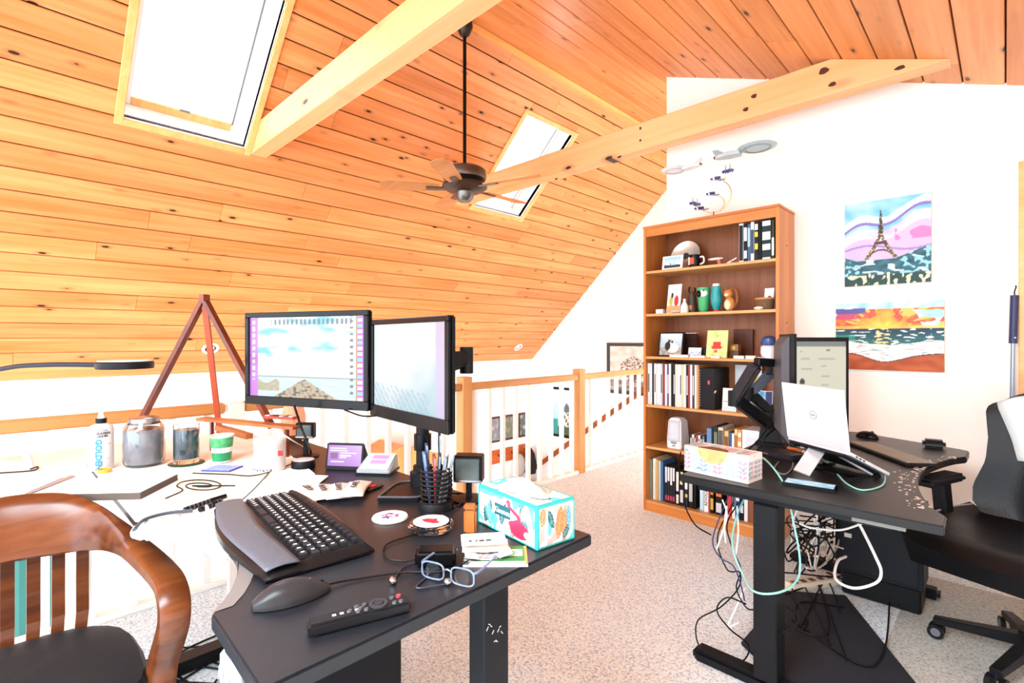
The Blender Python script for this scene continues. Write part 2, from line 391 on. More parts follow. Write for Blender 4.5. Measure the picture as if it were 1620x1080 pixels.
def sbox(mb, a0, a1, s0, s1, k0, k1):
    return mb.add([SP(a, s, k) for k in (k0, k1) for s in (s0, s1) for a in (a0, a1)], [(0, 2, 3, 1), (4, 5, 7, 6), (0, 1, 5, 4), (2, 6, 7, 3), (0, 4, 6, 2), (1, 3, 7, 5)])
for i, (a0, a1, s0, s1) in enumerate(SK):
    D = -.24
    wd = struct(sbox(sbox(sbox(sbox(MB(), a0-.012, a0, s0-.012, s1+.012, D, 0), a1, a1+.012, s0-.012, s1+.012, D, 0), a0, a1, s0-.012, s0, D, 0), a0, a1, s1, s1+.012, D, 0).build('window_%d' % (i+1), WTRIM), ('white skylight shaft beside the near beam', 'white skylight shaft behind the far beam')[i])
    c = .05
    for nm, (b0, b1, t0, t1) in (('casing', (a0-c, a0-.004, s0-c, s1+c)), ('casing', (a1+.004, a1+c, s0-c, s1+c)), ('casing', (a0-.004, a1+.004, s0-c, s0-.004)), ('casing', (a0-.004, a1+.004, s1+.004, s1+c))):
        sbox(MB(), b0, b1, t0, t1, 0, .018).build(nm, CASEW, wd, bevel=.003, world=True)
    f = .055
    for b0, b1, t0, t1 in ((a0, a0+f, s0, s1), (a1-f, a1, s0, s1), (a0+f, a1-f, s0, s0+f), (a0+f, a1-f, s1-f, s1)):
        sbox(MB(), b0, b1, t0, t1, D-.03, D+.03).build('sash', CASEW if t1-t0 < .1 and i == 0 else WTRIM, wd, bevel=.004, world=True)
    pane = sbox(MB(), a0+f, a1-f, s0+f, s1-f, D-.006, D).build('pane', glass('skylight_glass'), wd, world=True)
    sbox(sbox(MB(), (a0+a1)/2-.03, (a0+a1)/2+.03, s0+.058, s0+.074, D+.03, D+.045), a1-f-.006, a1-f+.006, s0+f, s1-f, D+.03, D+.036).build('latch', STEEL, wd, world=True)
# collar beams -------------------------------------------------------
ZB0, ZB1 = 2.728, 2.932
for i, y in enumerate((1.39, 3.42)):
    def bx(z, sideL): return (z-6.773)/.963 if sideL else (2.651-z)/.384
    xs = [((ZB0-6.773)/.963, ZB0), ((ZB1-6.773)/.963, ZB1), ((2.651-ZB1)/.384, ZB1), ((2.651-ZB0)/.384, ZB0)]
    bm_ = MB().prism(xs, -.06, .06, Matrix.Translation((0, y+.06, 0)) @ Matrix.Rotation(R(90), 4, 'X')).build('ceiling_beam', BEAMW, bevel=.004)
    bm_['kind'] = 'structure'; tag(bm_, ('pine collar beam beside the large skylight, nearest the camera', 'knotty pine collar beam in front of the gable wall')[i], 'beam')
    if i == 1:
        for u, v, rx, rz_ in ((1303, 112, .026, .02), (1317, 133, .02, .013), (1424, 107, .024, .011), (1193, 152, .018, .014), (1180, 173, .018, .013), (1013, 203, .009, .012), (1013, 222, .009, .01), (980, 248, .02, .008), (880, 283, .016, .008)):
            k = PY(u, v, y); MB().prism([(rx*math.cos(a)*(1+.2*math.sin(3*a+u)), rz_*math.sin(a)) for a in [2*math.pi*j/14 for j in range(14)]], 0, .0012, frame(k+Vector((0, .0004, 0)), (1, 0, 0), (0, 0, 1))).build('knot', mat('4a2412', .6, var=.5, scale=90), bm_, world=True)
# ridge trim
MB().add([Vector((RX-.03, YB, zl(RX-.03)-.004)), Vector((RX+.03, YB, zr(RX+.03)-.004)), Vector((RX, YB, RZ-.03)), Vector((RX-.03, YF, zl(RX-.03)-.004)), Vector((RX+.03, YF, zr(RX+.03)-.004)), Vector((RX, YF, RZ-.03))], [(0, 1, 2), (3, 5, 4), (0, 2, 5, 3), (1, 4, 5, 2), (0, 3, 4, 1)]).build('trim_1', wood('ridge_trim', 'f0a75c', 'd98237', 1, knots=0))['kind'] = 'structure'
# recessed downlights in the left slope
for i, (u, v) in enumerate(((333, 551), (820, 549), (711, 548))):
    a = ray(u, v); t = (6.773-CAM_H)/(a.z-.963*a.x); p = Vector((a.x*t, a.y*t, CAM_H+a.z*t))
    L = thing('recessed_downlight', ('white recessed ceiling light seen through the wooden easel', 'white recessed ceiling light near the stair wall corner', 'white recessed ceiling light half hidden by the right monitor')[i], 'light', p, group='recessed lights low on the plank ceiling')
    M = frame(p, e1_, e2_); zz = 1 if M.col[2].xyz.dot(n_) > 0 else -1
    for nm, pr, mm in (('trim_ring', [(.05, 0), (.078, 0), (.078, .006), (.055, .012), (.05, .006)], WTRIM), ('bulb', [(.0, .004), (.036, .003), (.036, .0)], mat('f4f2ea', .4)), ('baffle', [(.036, .001), (.05, .002)], mat('161616', .5))):
        MB().lathe([(r, z*zz) for r, z in pr], (0, 0, 0), 24, M, ring=nm != 'bulb').build(nm, mm, L, world=True, smooth=True)
# door casing on the right
x0 = PY(1611.5, 400, YN).x
dw = struct(MB().box(x0, x0+.075, YN-.022, YN+.0, 0, 2.225).box(x0+.075, x0+1.0, YN-.022, YN, 2.15, 2.225).build('trim_2', CASEW, bevel=.003), 'honey wood door casing at the right edge')
d1 = struct(MB().box(x0+.08, x0+.95, YN-.012, YN-.001, .01, 2.145).build('door_1', OAKZ), 'wooden door at the right edge')
MB().box(x0+.07, x0+.085, YN-.03, YN-.012, 1.78, 1.88).build('hinge', BLACK, d1, world=True)
# =================================================================== RAILING
HR0, HR1 = .90, .955
rail = thing('loft_railing', 'honey wood handrail with white balusters along the loft edge', 'railing', (XE, 2, 0))
XC = -2.97
def rbar(name, y0, y1, z0, z1, wdt, m): return MB().box(XC-wdt/2, XC+wdt/2, y0, y1, z0, z1).build(name, m, rail, bevel=.006, seg=2, world=True)
for y0, y1 in ((YB, .852), (.95, 2.472), (2.565, 3.93), (4.025, 6.7)): rbar('handrail', y0, y1, HR0, HR1, .062, RAILW)
for y in (2.518, 3.977): MB().box(XC-.045, XC+.045, y-.045, y+.045, 0, 1.005).build('newel_post', POSTW, rail, bevel=.004, world=True)
MB().box(XC-.04, XC+.04, .865, .945, -.0, .95).build('newel_post', WTRIM, rail, bevel=.004, world=True)
rbar('shoe_rail', YB, 6.7, 0, .03, .07, WTRIM)
src = None
y = .1525-.1545*20
while y < 6.6:
    if min(abs(y-q) for q in (2.518, 3.977, .905)) > .06:
        if src is None:
            b_ = MB().box(-.017, .017, -.017, .017, 0, HR0-.03).build('baluster', WTRIM, rail, bevel=.002); src = b_.data
            b_.location = Vector((XC, y, .03))-rail.location
        else: piece('baluster', src, rail, Vector((XC, y, .03))-rail.location)
    y += .1545
# =================================================================== BELOW / BEYOND
# stair handrail on the stair wall
p0, p1 = Vector((-5.95, YF-.07, -.98)), Vector((-3.3, YF-.07, .92))
sr = MB().bar(p0, p1, .045, .075).build('stair_handrail', wood('stair_rail', 'a8602a', '7d3f15', 0, knots=0), bevel=.01); tag(sr, 'dark wood stair handrail climbing the cream wall', 'handrail')
st = thing('staircase', 'white closed staircase rising along the stair wall', 'staircase', (-4.5, 6.3, ZLOW))
for k in range(14):
    x = -5.4+k*.25; z = -2.044+k*.178
    if x > -2.7: break
    MB().box(x, x+.26, 5.75, YF-.005, z-.178, z).build('step', WTRIM, st, world=True)
    MB().box(x-.02, x+.26, 5.74, YF-.005, z, z+.025).build('tread', LOWW, st, world=True)
def wallpic(label, M, w_, h_, fw, fm, fn, cat='picture', nx=40, ny=40, group=None):
    t = thing('framed_picture', label, cat, M.translation-Vector((0, 0, h_/2)), group=group)
    for x0, x1, y0, y1 in ((-w_/2, w_/2, h_/2-fw, h_/2), (-w_/2, w_/2, -h_/2, -h_/2+fw), (-w_/2, -w_/2+fw, -h_/2+fw, h_/2-fw), (w_/2-fw, w_/2, -h_/2+fw, h_/2-fw)):
        MB().box(x0, x1, y0, y1, 0, .025, M).build('frame_rail', fm, t, world=True)
    printed('print', w_-2*fw, h_-2*fw, nx, ny, fn, attr_mat('print_matte'), t, M @ Matrix.Translation((0, 0, .008)), world=True)
    return t
MF = frame((0, YF-.001, 0), (1, 0, 0), (0, 0, 1)); 
def MFy(x, z): return frame((x, YF-.002, z), (1, 0, 0), (0, 0, 1))
def MFx(y, z): return frame((XL+.002, y, z), (0, 1, 0), (0, 0, 1))
def tree_print(s, t):
    c = mixc((.96, .95, .92), (.75, .72, .66), .5+.5*nz(s*9, t*9))
    r = math.hypot(s-.5, t-.5)
    if t < .24: c = mixc((.35, .33, .3), (.75, .72, .68), .5+nz(s*6, t*20))
    if r < .27 and nz(s*26, t*26) > .02: c = (.38, .3, .24)
    if abs(s-.5) < .03 and .2 < t < .5: c = (.3, .24, .2)
    return c
q0, q1 = PY(963, 543, YF), PY(1022, 543, YF)
wallpic('grey framed winter tree print on the stair wall beside the bookcase', MFy((q0.x+q1.x)/2+.12, .85), q1.x-q0.x+.28, .78, .05, DGREY, tree_print)
def house_print(s, t):
    c = mixc((.55, .82, .86), (.85, .95, .95), t)
    if t < .55-abs(s-.62)*.6 and s > .25: c = (.86, .86, .8) if (int(s*14)+int(t*14)) % 3 else (.3, .35, .4)
    if .5 < t < .72-abs(s-.62)*.8: c = (.35, .42, .45)
    if t < .18: c = (.25, .35, .22)
    if s < .22 and t < .35: c = (.2, .6, .6)
    return c
wallpic('black framed blue house picture low on the stair wall behind the balusters', MFy(-5.33, .06), .55, .84, .04, BLACK, house_print)
for i, (y, tn) in enumerate(((5.78, (.5, .52, .55)), (6.14, (.45, .47, .4)), (6.5, (.35, .42, .42)))):
    wallpic('small dark red framed photograph, %s from the left above the coat hooks' % ORD[i], MFx(y, -.2), .28, .42, .025, mat('4a1512', .4),
            lambda s, t, tn=tn, i=i: mixc(tn, (.9, .85, .7), nz(s*4+i*7, t*4)*1.2), group='small framed photographs below')
for i, y in enumerate((5.86, 6.18, 6.5)):
    hk = thing('coat_hook', 'orange wooden coat hook board, %s from the left below the photographs' % ORD[i], 'hook', (XL, y, -.78), group='coat hook boards below')
    MB().box(XL+.001, XL+.02, y-.14, y+.14, -.77, -.54).build('board', wood('hook_board', 'c0602a', '9a431a', 1, knots=0), hk, world=True, bevel=.003)
    MB().tube(spline([(XL+.02, y, -.62), (XL+.07, y, -.66), (XL+.08, y, -.6)]), .008).build('hook', BLACK, hk, world=True)
tag(MB().ell((XL+.12, 6.28, -.86), .09, .1, .2).build('canvas_bag', mat('a8a49c', .8), smooth=True), 'grey bag hanging from the coat hooks', 'bag')
tag(MB().lathe([(.02, .0), (.1, .02), (.11, .2), (.08, .36), (.02, .46)], (XL+.14, 6.52, -1.05), 14).build('backpack', mat('222428', .7), smooth=True), 'black backpack hanging from the rightmost coat hook', 'bag')
wdr = thing('wooden_wardrobe', 'orange pine wardrobe in the room below, seen between balusters', 'wardrobe', (XL+.3, 3.6, ZLOW))
MB().box(XL+.01, XL+.55, 3.05, 4.25, ZLOW, -.35).build('body', wood('wardrobe_wood', 'e0964e', 'c0702c', 2, knots=.2), wdr, world=True, bevel=.01)
MB().prism([(3.0, -.35), (4.3, -.35), (4.3, -.28), (3.65, -.06), (3.0, -.28)], 0, .57, frame((XL+.01, 0, 0), (0, 1, 0), (0, 0, 1))).build('cornice', wood('wardrobe_wood', '', ''), wdr, world=True)
tb_ = MB().box(XL+.01, XL+.6, 5.5, 6.6, ZLOW, -1.18).build('wooden_cabinet', wood('cabinet_low', 'e39a50', 'c9772f', 1, knots=.2), bevel=.02); tag(tb_, 'orange wooden cabinet under the coat hooks', 'cabinet')
tag(MB().box(-5.2, -4.8, .1, .35, ZLOW, -.2).build('folding_screen', mat('1a5f57', .6), bevel=.02), 'teal screen panel standing in the room below', 'panel')
# =================================================================== CEILING FAN
fan = thing('ceiling_fan', 'bronze ceiling fan hanging on a long black rod from the ridge', 'fan', (RX, 2.6, 2.40))
MB().lathe([(.0, 1.40), (.06, 1.40), (.065, 1.36), (.04, 1.30), (.015, 1.28)], (0, 0, 0), 20).build('canopy', mat('3a332e', .35, .7), fan, smooth=True)
MB().cyl((0, 0, .2), (0, 0, 1.3), .014, n=12).build('rod', mat('16140f', .4, .5), fan, smooth=True)
BRZ = mat('5c534b', .3, .85, var=.2)
MB().lathe([(.0, .235), (.15, .235), (.168, .22), (.172, .17), (.165, .15), (.12, .13), (.1, .12)], (0, 0, 0), 32).build('motor', BRZ, fan, smooth=True)
MB().lathe([(.1, .125), (.175, .11), (.178, .09), (.13, .06), (.08, .05)], (0, 0, 0), 32).build('rotor', mat('47413c', .35, .8), fan, smooth=True)
MB().lathe([(.075, .06), (.07, .01), (.045, -.02), (.0, -.025)], (0, 0, 0), 24).build('switch_cap', mat('6d6a66', .3, .85), fan, smooth=True)
for k in range(5):
    a = R(72*k+17); M = Matrix.Rotation(a, 4, 'Z') @ Matrix.Rotation(R(11), 4, 'X')
    bl = MB().prism([(.2, -.05), (.28, -.06), (.6, -.068), (.645, -.045), (.655, 0), (.645, .045), (.6, .068), (.28, .06), (.2, .05)], .085, .092, M).build('blade', wood('fan_blade', 'd8995c', 'b87338', 0, knots=0), fan)
    MB().box(.12, .3, -.022, .022, .076, .085, M).build('blade_iron', BRZ, bl)
# =================================================================== LEFT DESK
ZD = .82
def arc_outline(x0, x1, y0, y1, c0, c1, depth, n=18):
    """desk outline, concave bite in the y0 side between c0 and c1"""
    pts = [(x0, y0), (c0, y0+.01)]
    for i in range(1, n):
        s = i/n; pts.append((c0+(c1-c0)*s, y0+.01+depth*math.sin(math.pi*s)**.8))
    return pts+[(c1, y0+.01), (x1, y0), (x1, y1), (x0, y1)]
dk = thing('standing_desk', 'black standing desk with concave front edge holding two monitors', 'desk', (-1.6, .63, 0))
OUT = arc_outline(-2.46, -.715, .25, 1.01, -1.56, -.975, .115)
top = MB().prism(OUT, ZD-.028, ZD).build('desktop', DESK, dk, bevel=.004, seg=2, world=True)
# lighter worn edge band along the bite
band = []
for i in range(19):
    s = i/18; x = -1.56+(-.975+1.56)*s; y = .26+.115*math.sin(math.pi*s)**.8
    band.append((x, y))
ins = [(x, y+.035) for x, y in band]
bandm = MB().add([Vector((x, y+.002, ZD+.0012)) for x, y in band]+[Vector((x, y, ZD+.0012)) for x, y in ins], [(i, i+1, i+20, i+19) for i in range(18)])
bandm.build('edge_band', mat('6e6a68', .45), dk, world=True)
for x in (-.908, -2.3):
    MB().box(x-.028, x+.028, .807, .892, .05, ZD-.06).build('leg', BLACK, dk, bevel=.004, world=True)
    MB().box(x-.023, x+.023, .8135, .8855, .3, ZD-.03).build('leg_sleeve', mat('26272b', .4), dk, bevel=.004, world=True)
    MB().box(x-.045, x+.045, .3, .97, 0, .05).build('foot', BLACK, dk, bevel=.01, world=True)
    MB().box(x-.035, x+.035, .32, .95, ZD-.06, ZD-.03).build('support_arm', BLACK, dk, world=True)
MB().box(-2.3, -.908, .82, .88, ZD-.075, ZD-.03).build('crossbar', BLACK, dk, world=True)
# worn scratch on the visible leg
sc = MB()
for k in range(9):
    y = .815+.006*k; z = .60+.02*math.sin(k*1.1)-.004*k
    sc.bar((-.8795, y, z), (-.8795, y+.006, z+.008*math.cos(k*2)), .0008, .002)
sc.build('scuff_mark', mat('d8dde2', .7), dk, world=True)
cp = PY(372, 1062, .285)
MB().box(cp.x-.035, cp.x+.035, .27, .29, cp.z-.035, cp.z+.03).build('control_panel', mat('aeb6bd', .35), dk, bevel=.006, world=True)
MB().box(cp.x-.02, cp.x+.02, .275, .30, cp.z+.028, ZD-.027).build('panel_bracket', BLACK, dk, world=True)
for s in (-1, 1): MB().ell((cp.x+s*.016, .268, cp.z+.0), .009, .003, .014).build('control_button', mat('dfe4e8', .3), dk, world=True)
# computer tower under the desk
pc = thing('computer_tower', 'black computer tower standing under the left desk', 'computer', (-1.45, .6, 0))
MB().box(-1.56, -1.36, .47, .9, .0, .46).build('case', BLACK, pc, bevel=.008, world=True)
MB().box(-1.54, -1.38, .462, .47, .05, .42).build('front_panel', DGREY, pc, world=True)
# white L-shaped side table by the railing
wt = thing('white_side_table', 'white side table beside the railing, covered with art supplies', 'table', (-2.45, -.2, 0))
MB().prism([(-2.86, -1.0), (-2.0, -1.0), (-2.0, .243), (-2.472, .243), (-2.472, .9), (-2.86, .9)], ZD-.022, ZD+.002).build('tabletop', mat('f3f1ec', .4), wt, bevel=.003, world=True)
for x, y in ((-2.82, -.95), (-2.13, -.95), (-2.82, .85), (-2.5, .85), (-2.13, .2)): MB().box(x-.02, x+.02, y-.02, y+.02, 0, ZD-.022).build('leg', WTRIM, wt, world=True)
# white covering sheet on the left half of the desk, plastic hem over the front
ws = MB().prism([(-2.465, .246), (-1.6, .254), (-1.5, .325), (-1.36, .39), (-1.34, .6), (-1.47, .68), (-1.72, .78), (-2.0, .83), (-2.465, .86)], ZD+.0022, ZD+.0042).build('covering_sheet', PAPER)
tag(ws, 'large white paper sheet covering the left half of the black desk', 'paper')
def hem(s, t):
    x = -1.57+(.36)*s; sn = math.sin(math.pi*max(0, min(1, (x+1.56)/.585)))**.8
    ye = .255+.115*sn; d = .16*t*(.7+.3*math.sin(s*9)) if t > 0 else 0
    y = ye+.085-.092*min(1, t*1.3); z = ZD+.007+.004*nz(s*30, t*9)+.003*nz(s*70, t*20)
    if t > .7: z -= (t-.7)*.12*(1+.4*nz(s*7, 3)); y -= .006
    return Vector((x, y+.008*nz(s*22, t*5), z))
hm = MB().grid(hem, 90, 16).build('crinkled_drop_cloth', mat('c3d0cc', .3, var=.2, scale=40, bump=.5, bscale=60), smooth=True, solid=.001); tag(hm, 'crinkled pale plastic drop cloth over the desk front edge', 'cloth')
bs = MB().tube(spline([Pz(212, 838, ZD+.012), Pz(228, 822, ZD+.014), Pz(262, 812, ZD+.013), Pz(305, 807, ZD+.011)]), .0045, 6).build('black_strap', mat('3a4652', .4), smooth=True); tag(bs, 'curved dark strap lying on the drop cloth', 'strap')
# ------------------------------------------------------------------ monitors
def monitor(name, label, L, Rr, z0, z1, fn, nx, ny, bez=.018, chin=.03, thick=.045, emit=.62, dark=BLACKG):
    L, Rr = Vector((L[0], L[1], 0)), Vector((Rr[0], Rr[1], 0)); c = (L+Rr)/2; x = (Rr-L).normalized(); wd = (Rr-L).length; h = z1-z0
    t = thing(name, label, 'monitor', (c.x, c.y, z0), math.atan2(x.y, x.x))
    # local: x right, -y front, z up
    MB().box(-wd/2, wd/2, .004, thick*.45, 0, h).build('housing', dark, t, bevel=.004, seg=2)
    MB().box(-wd*.38, wd*.38, thick*.45, thick, h*.12, h*.88).build('back_cover', dark, t, bevel=.012, seg=2)
    for x0, x1, q0, q1 in ((-wd/2, wd/2, 0, chin), (-wd/2, wd/2, h-bez, h), (-wd/2, -wd/2+bez, chin, h-bez), (wd/2-bez, wd/2, chin, h-bez)):
        MB().box(x0, x1, -.006, .004, q0, q1).build('bezel', dark, t, bevel=.002)
    sw, sh = wd-2*bez, h-bez-chin
    M = frame((0, .0015, chin+sh/2), (1, 0, 0), (0, 0, 1))
    printed('screen', sw, sh, nx, ny, fn, attr_mat('lit_screen', .68), t, M)
    return t
def wall_screen(s, t):
    if s < .075:
        c = (.82, .45, .9)
        if .02 < s < .05 and (t*12) % 1 < .55 and t > .2: c = (.9, .95, .85)
        return c
    if s > .93:
        c = (.85, .1, .85)
        if (t*15) % 1 < .55 and .945 < s < .985: c = ((.95, .95, .8), (.6, .85, .95), (.85, .9, .85))[int(t*15) % 3]
        if .93 < s < .942: c = (.75, .6, .35)
        return c
    n = nz(s*4, t*9)+.5*nz(s*9, t*18, 4)
    sky = mixc((1, 1, 1), (.45, .83, .93), max(0, n*2.2-.15)) if t > .5 else mixc((1, 1, 1), (.85, .96, .98), n)
    c = sky
    if t < .245:
        c = mixc((.75, .9, .93), (.92, .97, .97), .5+.5*nz(s*6, t*40))
        if s < .28 and t < .2+.03*math.sin(s*30) and t > .07 and s < .3-.5*abs(t-.14): c = mixc((.72, .68, .5), (.85, .8, .82), nz(s*20, t*30))
        w_ = .235-abs(s-.5)*.85
        if t < w_: c = mixc((.78, .68, .5), (.15, .13, .12), max(0, nz(s*30, t*40, 2)*2.4))
    elif t < .26: c = (.45, .47, .43)
    if .9 < t < .97 and .2 < s < .9 and (s*26) % 1 < .5: c = mixc(c, (.25, .3, .35), .75)
    if .88 < s < .91 and (t*13) % 1 < .4 and t > .06: c = mixc(c, (.2, .2, .25), .75)
    return c
monitor('desktop_monitor', 'black monitor showing a beach jetty wallpaper with desktop icons', (-1.945, .63), (-1.452, .835), 1.062, 1.385, wall_screen, 150, 90)
def pale_screen(s, t):
    c = mixc((.93, .97, .98), (.66, .82, .88), max(0, (.5-t)*1.4+(s-.5)*.8+.35*nz(s*5, t*6)))
    if t < .3 and (s*14+t*9) % 1 < .35 and t < .25-.1*s+.05 and s < .8: c = mixc(c, (.62, .76, .82), .6)
    if s > .88: c = mixc(c, (.86, .80, .95), .8)
    return c
monitor('desktop_monitor', 'black monitor turned aside with a pale blue misty screen', (-1.447, .842), (-1.0, .80), 1.05, 1.352, pale_screen, 60, 50, chin=.036, bez=.016)
ma = thing('monitor_arm', 'black dual monitor arm on a clamped pole at the desk back', 'monitor arm', (-1.33, .955, ZD))
MB().cyl((0, 0, 0), (0, 0, .36), .021, n=18).build('pole', BLACK, ma, smooth=True)
MB().lathe([(.0, 0), (.04, 0), (.04, .05), (.03, .055), (.03, .07)], (0, 0, 0), 20).build('clamp_base', BLACK, ma, smooth=True)
MB().cyl((0, 0, .12), (0, 0, .17), .028, n=18).build('collar', BLACKG, ma, smooth=True)
MB().cyl((0, 0, .335), (0, 0, .38), .03, n=18).build('collar', BLACKG, ma, smooth=True)
MB().bar((0, 0, .36), (-.2, .06, .37), .04, .045).bar((-.2, .06, .39), (-.35, -.14, .39), .04, .045).build('left_link', BLACK, ma, bevel=.006)
e_ = PT(738, 566, .00205)-Vector((-1.33, .955, ZD))
MB().bar((0, 0, .36), (e_.x, e_.y, e_.z-.0), .04, .05).bar((e_.x, e_.y, e_.z), (.12, -.085, e_.z), .035, .045).build('right_link', BLACK, ma, bevel=.006)
MB().cyl((e_.x, e_.y, e_.z-.05), (e_.x, e_.y, e_.z+.035), .022, n=16).build('elbow_joint', BLACK, ma, smooth=True)
MB().box(-.36, -.32, -.16, -.12, .33, .45).box(.1, .14, -.1, -.07, .33, .45).build('mount_plate', BLACK, ma)
# ------------------------------------------------------------------ keyboard
kc = Vector((-1.268, .492, ZD)); kx = Vector((.552, -.058, 0)).normalized()
kb = thing('ergonomic_keyboard', 'black curved ergonomic keyboard with palm rest on the left desk', 'keyboard', kc, math.atan2(kx.y, kx.x))
def kz(x, y):
    return .020+.012*math.cos(x*6.5)+.03*(y)
def kbase(x, y): return kz(x, y)
def ksurf(s, t):
    x = (s-.5)*.53; y = -.115+t*.235
    y += -.018*math.cos(x*9)*(1-t)*1.0
    z = kbase(x, y)+(.004 if t < .3 else 0)
    ed = min(s, 1-s, t*.45, (1-t)*.45)
    return Vector((x, y, z-.012*max(0, 1-ed/.03)**2))
mbk = MB().grid(ksurf, 40, 18); n0 = len(mbk.v)
mbk.grid(lambda s, t: Vector(((s-.5)*.53, ksurf(s, t).y, .003)), 40, 18)
for a in range(40): mbk.f.append((a, a+1, n0+a+1, n0+a)); q = 18*41; mbk.f.append((q+a, q+a+1, n0+q+a+1, n0+q+a))
for a in range(18): q = a*41; mbk.f.append((q, q+41, n0+q+41, n0+q)); q = a*41+40; mbk.f.append((q, q+41, n0+q+41, n0+q))
mbk.build('case', mat('131417', .3, var=.2), kb, smooth=True)
def palm(s, t):
    x = (s-.5)*.52; y = -.112+t*.068-.018*math.cos(x*9)*(1-t*.3)
    return Vector((x, y, kbase(x, y)+.0055+.004*math.sin(math.pi*t)))
MB().grid(palm, 36, 6).build('palm_rest', mat('4c535d', .34, var=.15, scale=60, bump=.3, bscale=500), kb, smooth=True, solid=-.003)
ksrc = None
rows = [(-.022, 17), (-.001, 18), (.02, 18), (.041, 18), (.062, 18), (.088, 16)]
for ri, (y, n) in enumerate(rows):
    xk = -.245
    k = 0
    while xk < .242:
        wk = .0215
        gap = -.03 < xk < .0 and ri in (0,)
        if ri == 0 and -.13 < xk < .03: wk = .075
        elif ri in (1, 2) and k == 0: wk = .03
        if abs(xk-.125) < .011: xk += .008
        x = xk+wk/2; yy = y-.010*math.cos(x*9)*(.6)
        if x+wk/2 > .252: break
        if ksrc is None:
            o = MB().add([(-.5, -.5, 0), (.5, -.5, 0), (.5, .5, 0), (-.5, .5, 0), (-.4, -.38, 1), (.4, -.38, 1), (.4, .42, 1), (-.4, .42, 1)], [(3, 2, 1, 0), (4, 5, 6, 7), (0, 1, 5, 4), (1, 2, 6, 5), (2, 3, 7, 6), (3, 0, 4, 7)]).build('key', mat('1d1f23', .4, var=.1), kb); ksrc = o.data
        else: o = piece('key', ksrc, kb, (0, 0, 0))
        o.location = (x, yy, kbase(x, yy)-.001); o.scale = (wk-.002, .0185 if ri < 5 else .013, .0075)
        o.rotation_euler = (R(3), R(3.5*math.sin(x*6)), 0)
        xk += wk; k += 1
lg = MB()
for ri, (y, n) in enumerate(rows[:5]):
    for k in range(22):
        x = -.236+k*.0218
        if ri == 0 and -.13 < x < .05: continue
        yy = y-.010*math.cos(x*9)*.6
        lg.box(x-.0025, x+.0025, yy-.003, yy+.004, kbase(x, yy)+.0066, kbase(x, yy)+.0070)
lg.build('key_legends', mat('e8eaec', .5), kb)
MB().box(-.26, -.225, -.123, -.119, .012, .026).build('badge', mat('e4e6ea', .3), kb)
# ------------------------------------------------------------------ mouse
ms = thing('computer_mouse', 'black wired mouse on the near end of the left desk', 'mouse', (-.925, .378, ZD), math.atan2(.129, .02))
def mprof(cx): return
rings = []
for i in range(13):
    s = i/12; x = -.066+.132*s; wv = .033*math.sin(math.pi*min(1, max(.0, s*.94+.03)))**.5; h = .040*math.sin(math.pi*(s*.9+.06))**.75*(1-.25*s)
    rings.append([Vector((x, wv*math.cos(a), .002+h*max(0, math.sin(a))**.8 if a <= math.pi else .002)) for a in [math.pi*j/10 for j in range(11)]])
MB().loft(rings).build('body', mat('2c2d30', .28, var=.1), ms, smooth=True)
MB().cyl((.03, -.004, .0215), (.03, .004, .0215), .008, n=14).build('scroll_wheel', DGREY, ms, smooth=True)
MB().box(.0, .055, -.0006, .0006, .01, .02).build('button_seam', BLACK, ms)
MB().tube(spline([Vector((.064, 0, .008)), Vector((.11, .0, .004)), Vector((.2, -.03, .004)), Vector((.28, -.08, .004)), Vector((.36, -.05, .004)), Vector((.42, -.02, .004))]), .002).build('cord', BLACK, ms, smooth=True)
# ------------------------------------------------------------------ remote
r0, r1 = Pz(487, 1003, ZD), Pz(646, 962, ZD); rc = (r0+r1)/2; rd = (r1-r0)
rm = thing('remote_control', 'slim black remote control near the desk edge', 'remote', rc, math.atan2(rd.y, rd.x))
MB().box(-.083, .083, -.017, .017, 0, .02).build('body', mat('1c1d20', .4), rm, bevel=.005, seg=2)
MB().lathe([(.0, .0235), (.008, .0235), (.0085, .021)], (.03, 0, 0), 18).build('select_button', mat('2b2c30', .4), rm, smooth=True)
MB().lathe([(.0095, .0205), (.0095, .023), (.0155, .023), (.0155, .0205)], (.03, 0, 0), 24, ring=True).build('ring_button', mat('33353a', .35), rm, smooth=True)
bs_ = None
for x, y in ((.008, .008), (.008, -.008), (-.005, .008), (-.005, -.008), (-.017, 0), (-.0, 0), (.055, .009), (.055, -.009), (.066, -.009)):
    if bs_ is None:
        o = MB().lathe([(.0, .003), (.0036, .003), (.0042, .0)], (0, 0, 0), 12).build('button', mat('4a4d52', .4), rm, smooth=True); bs_ = o.data
        o.location = (x, y, .0198)
    else: piece('button', bs_, rm, (x, y, .0198))
MB().lathe([(.0, .0235), (.004, .0235), (.0045, .0198)], (.067, .009, 0), 14).build('power_button', mat('c83a4e', .4), rm, smooth=True)
lb = MB()
for k in range(4): lb.box(-.045+k*.012, -.039+k*.012, -.003, .003, .0199, .0204)
lb.build('print_marks', mat('c8ccd0', .5), rm)
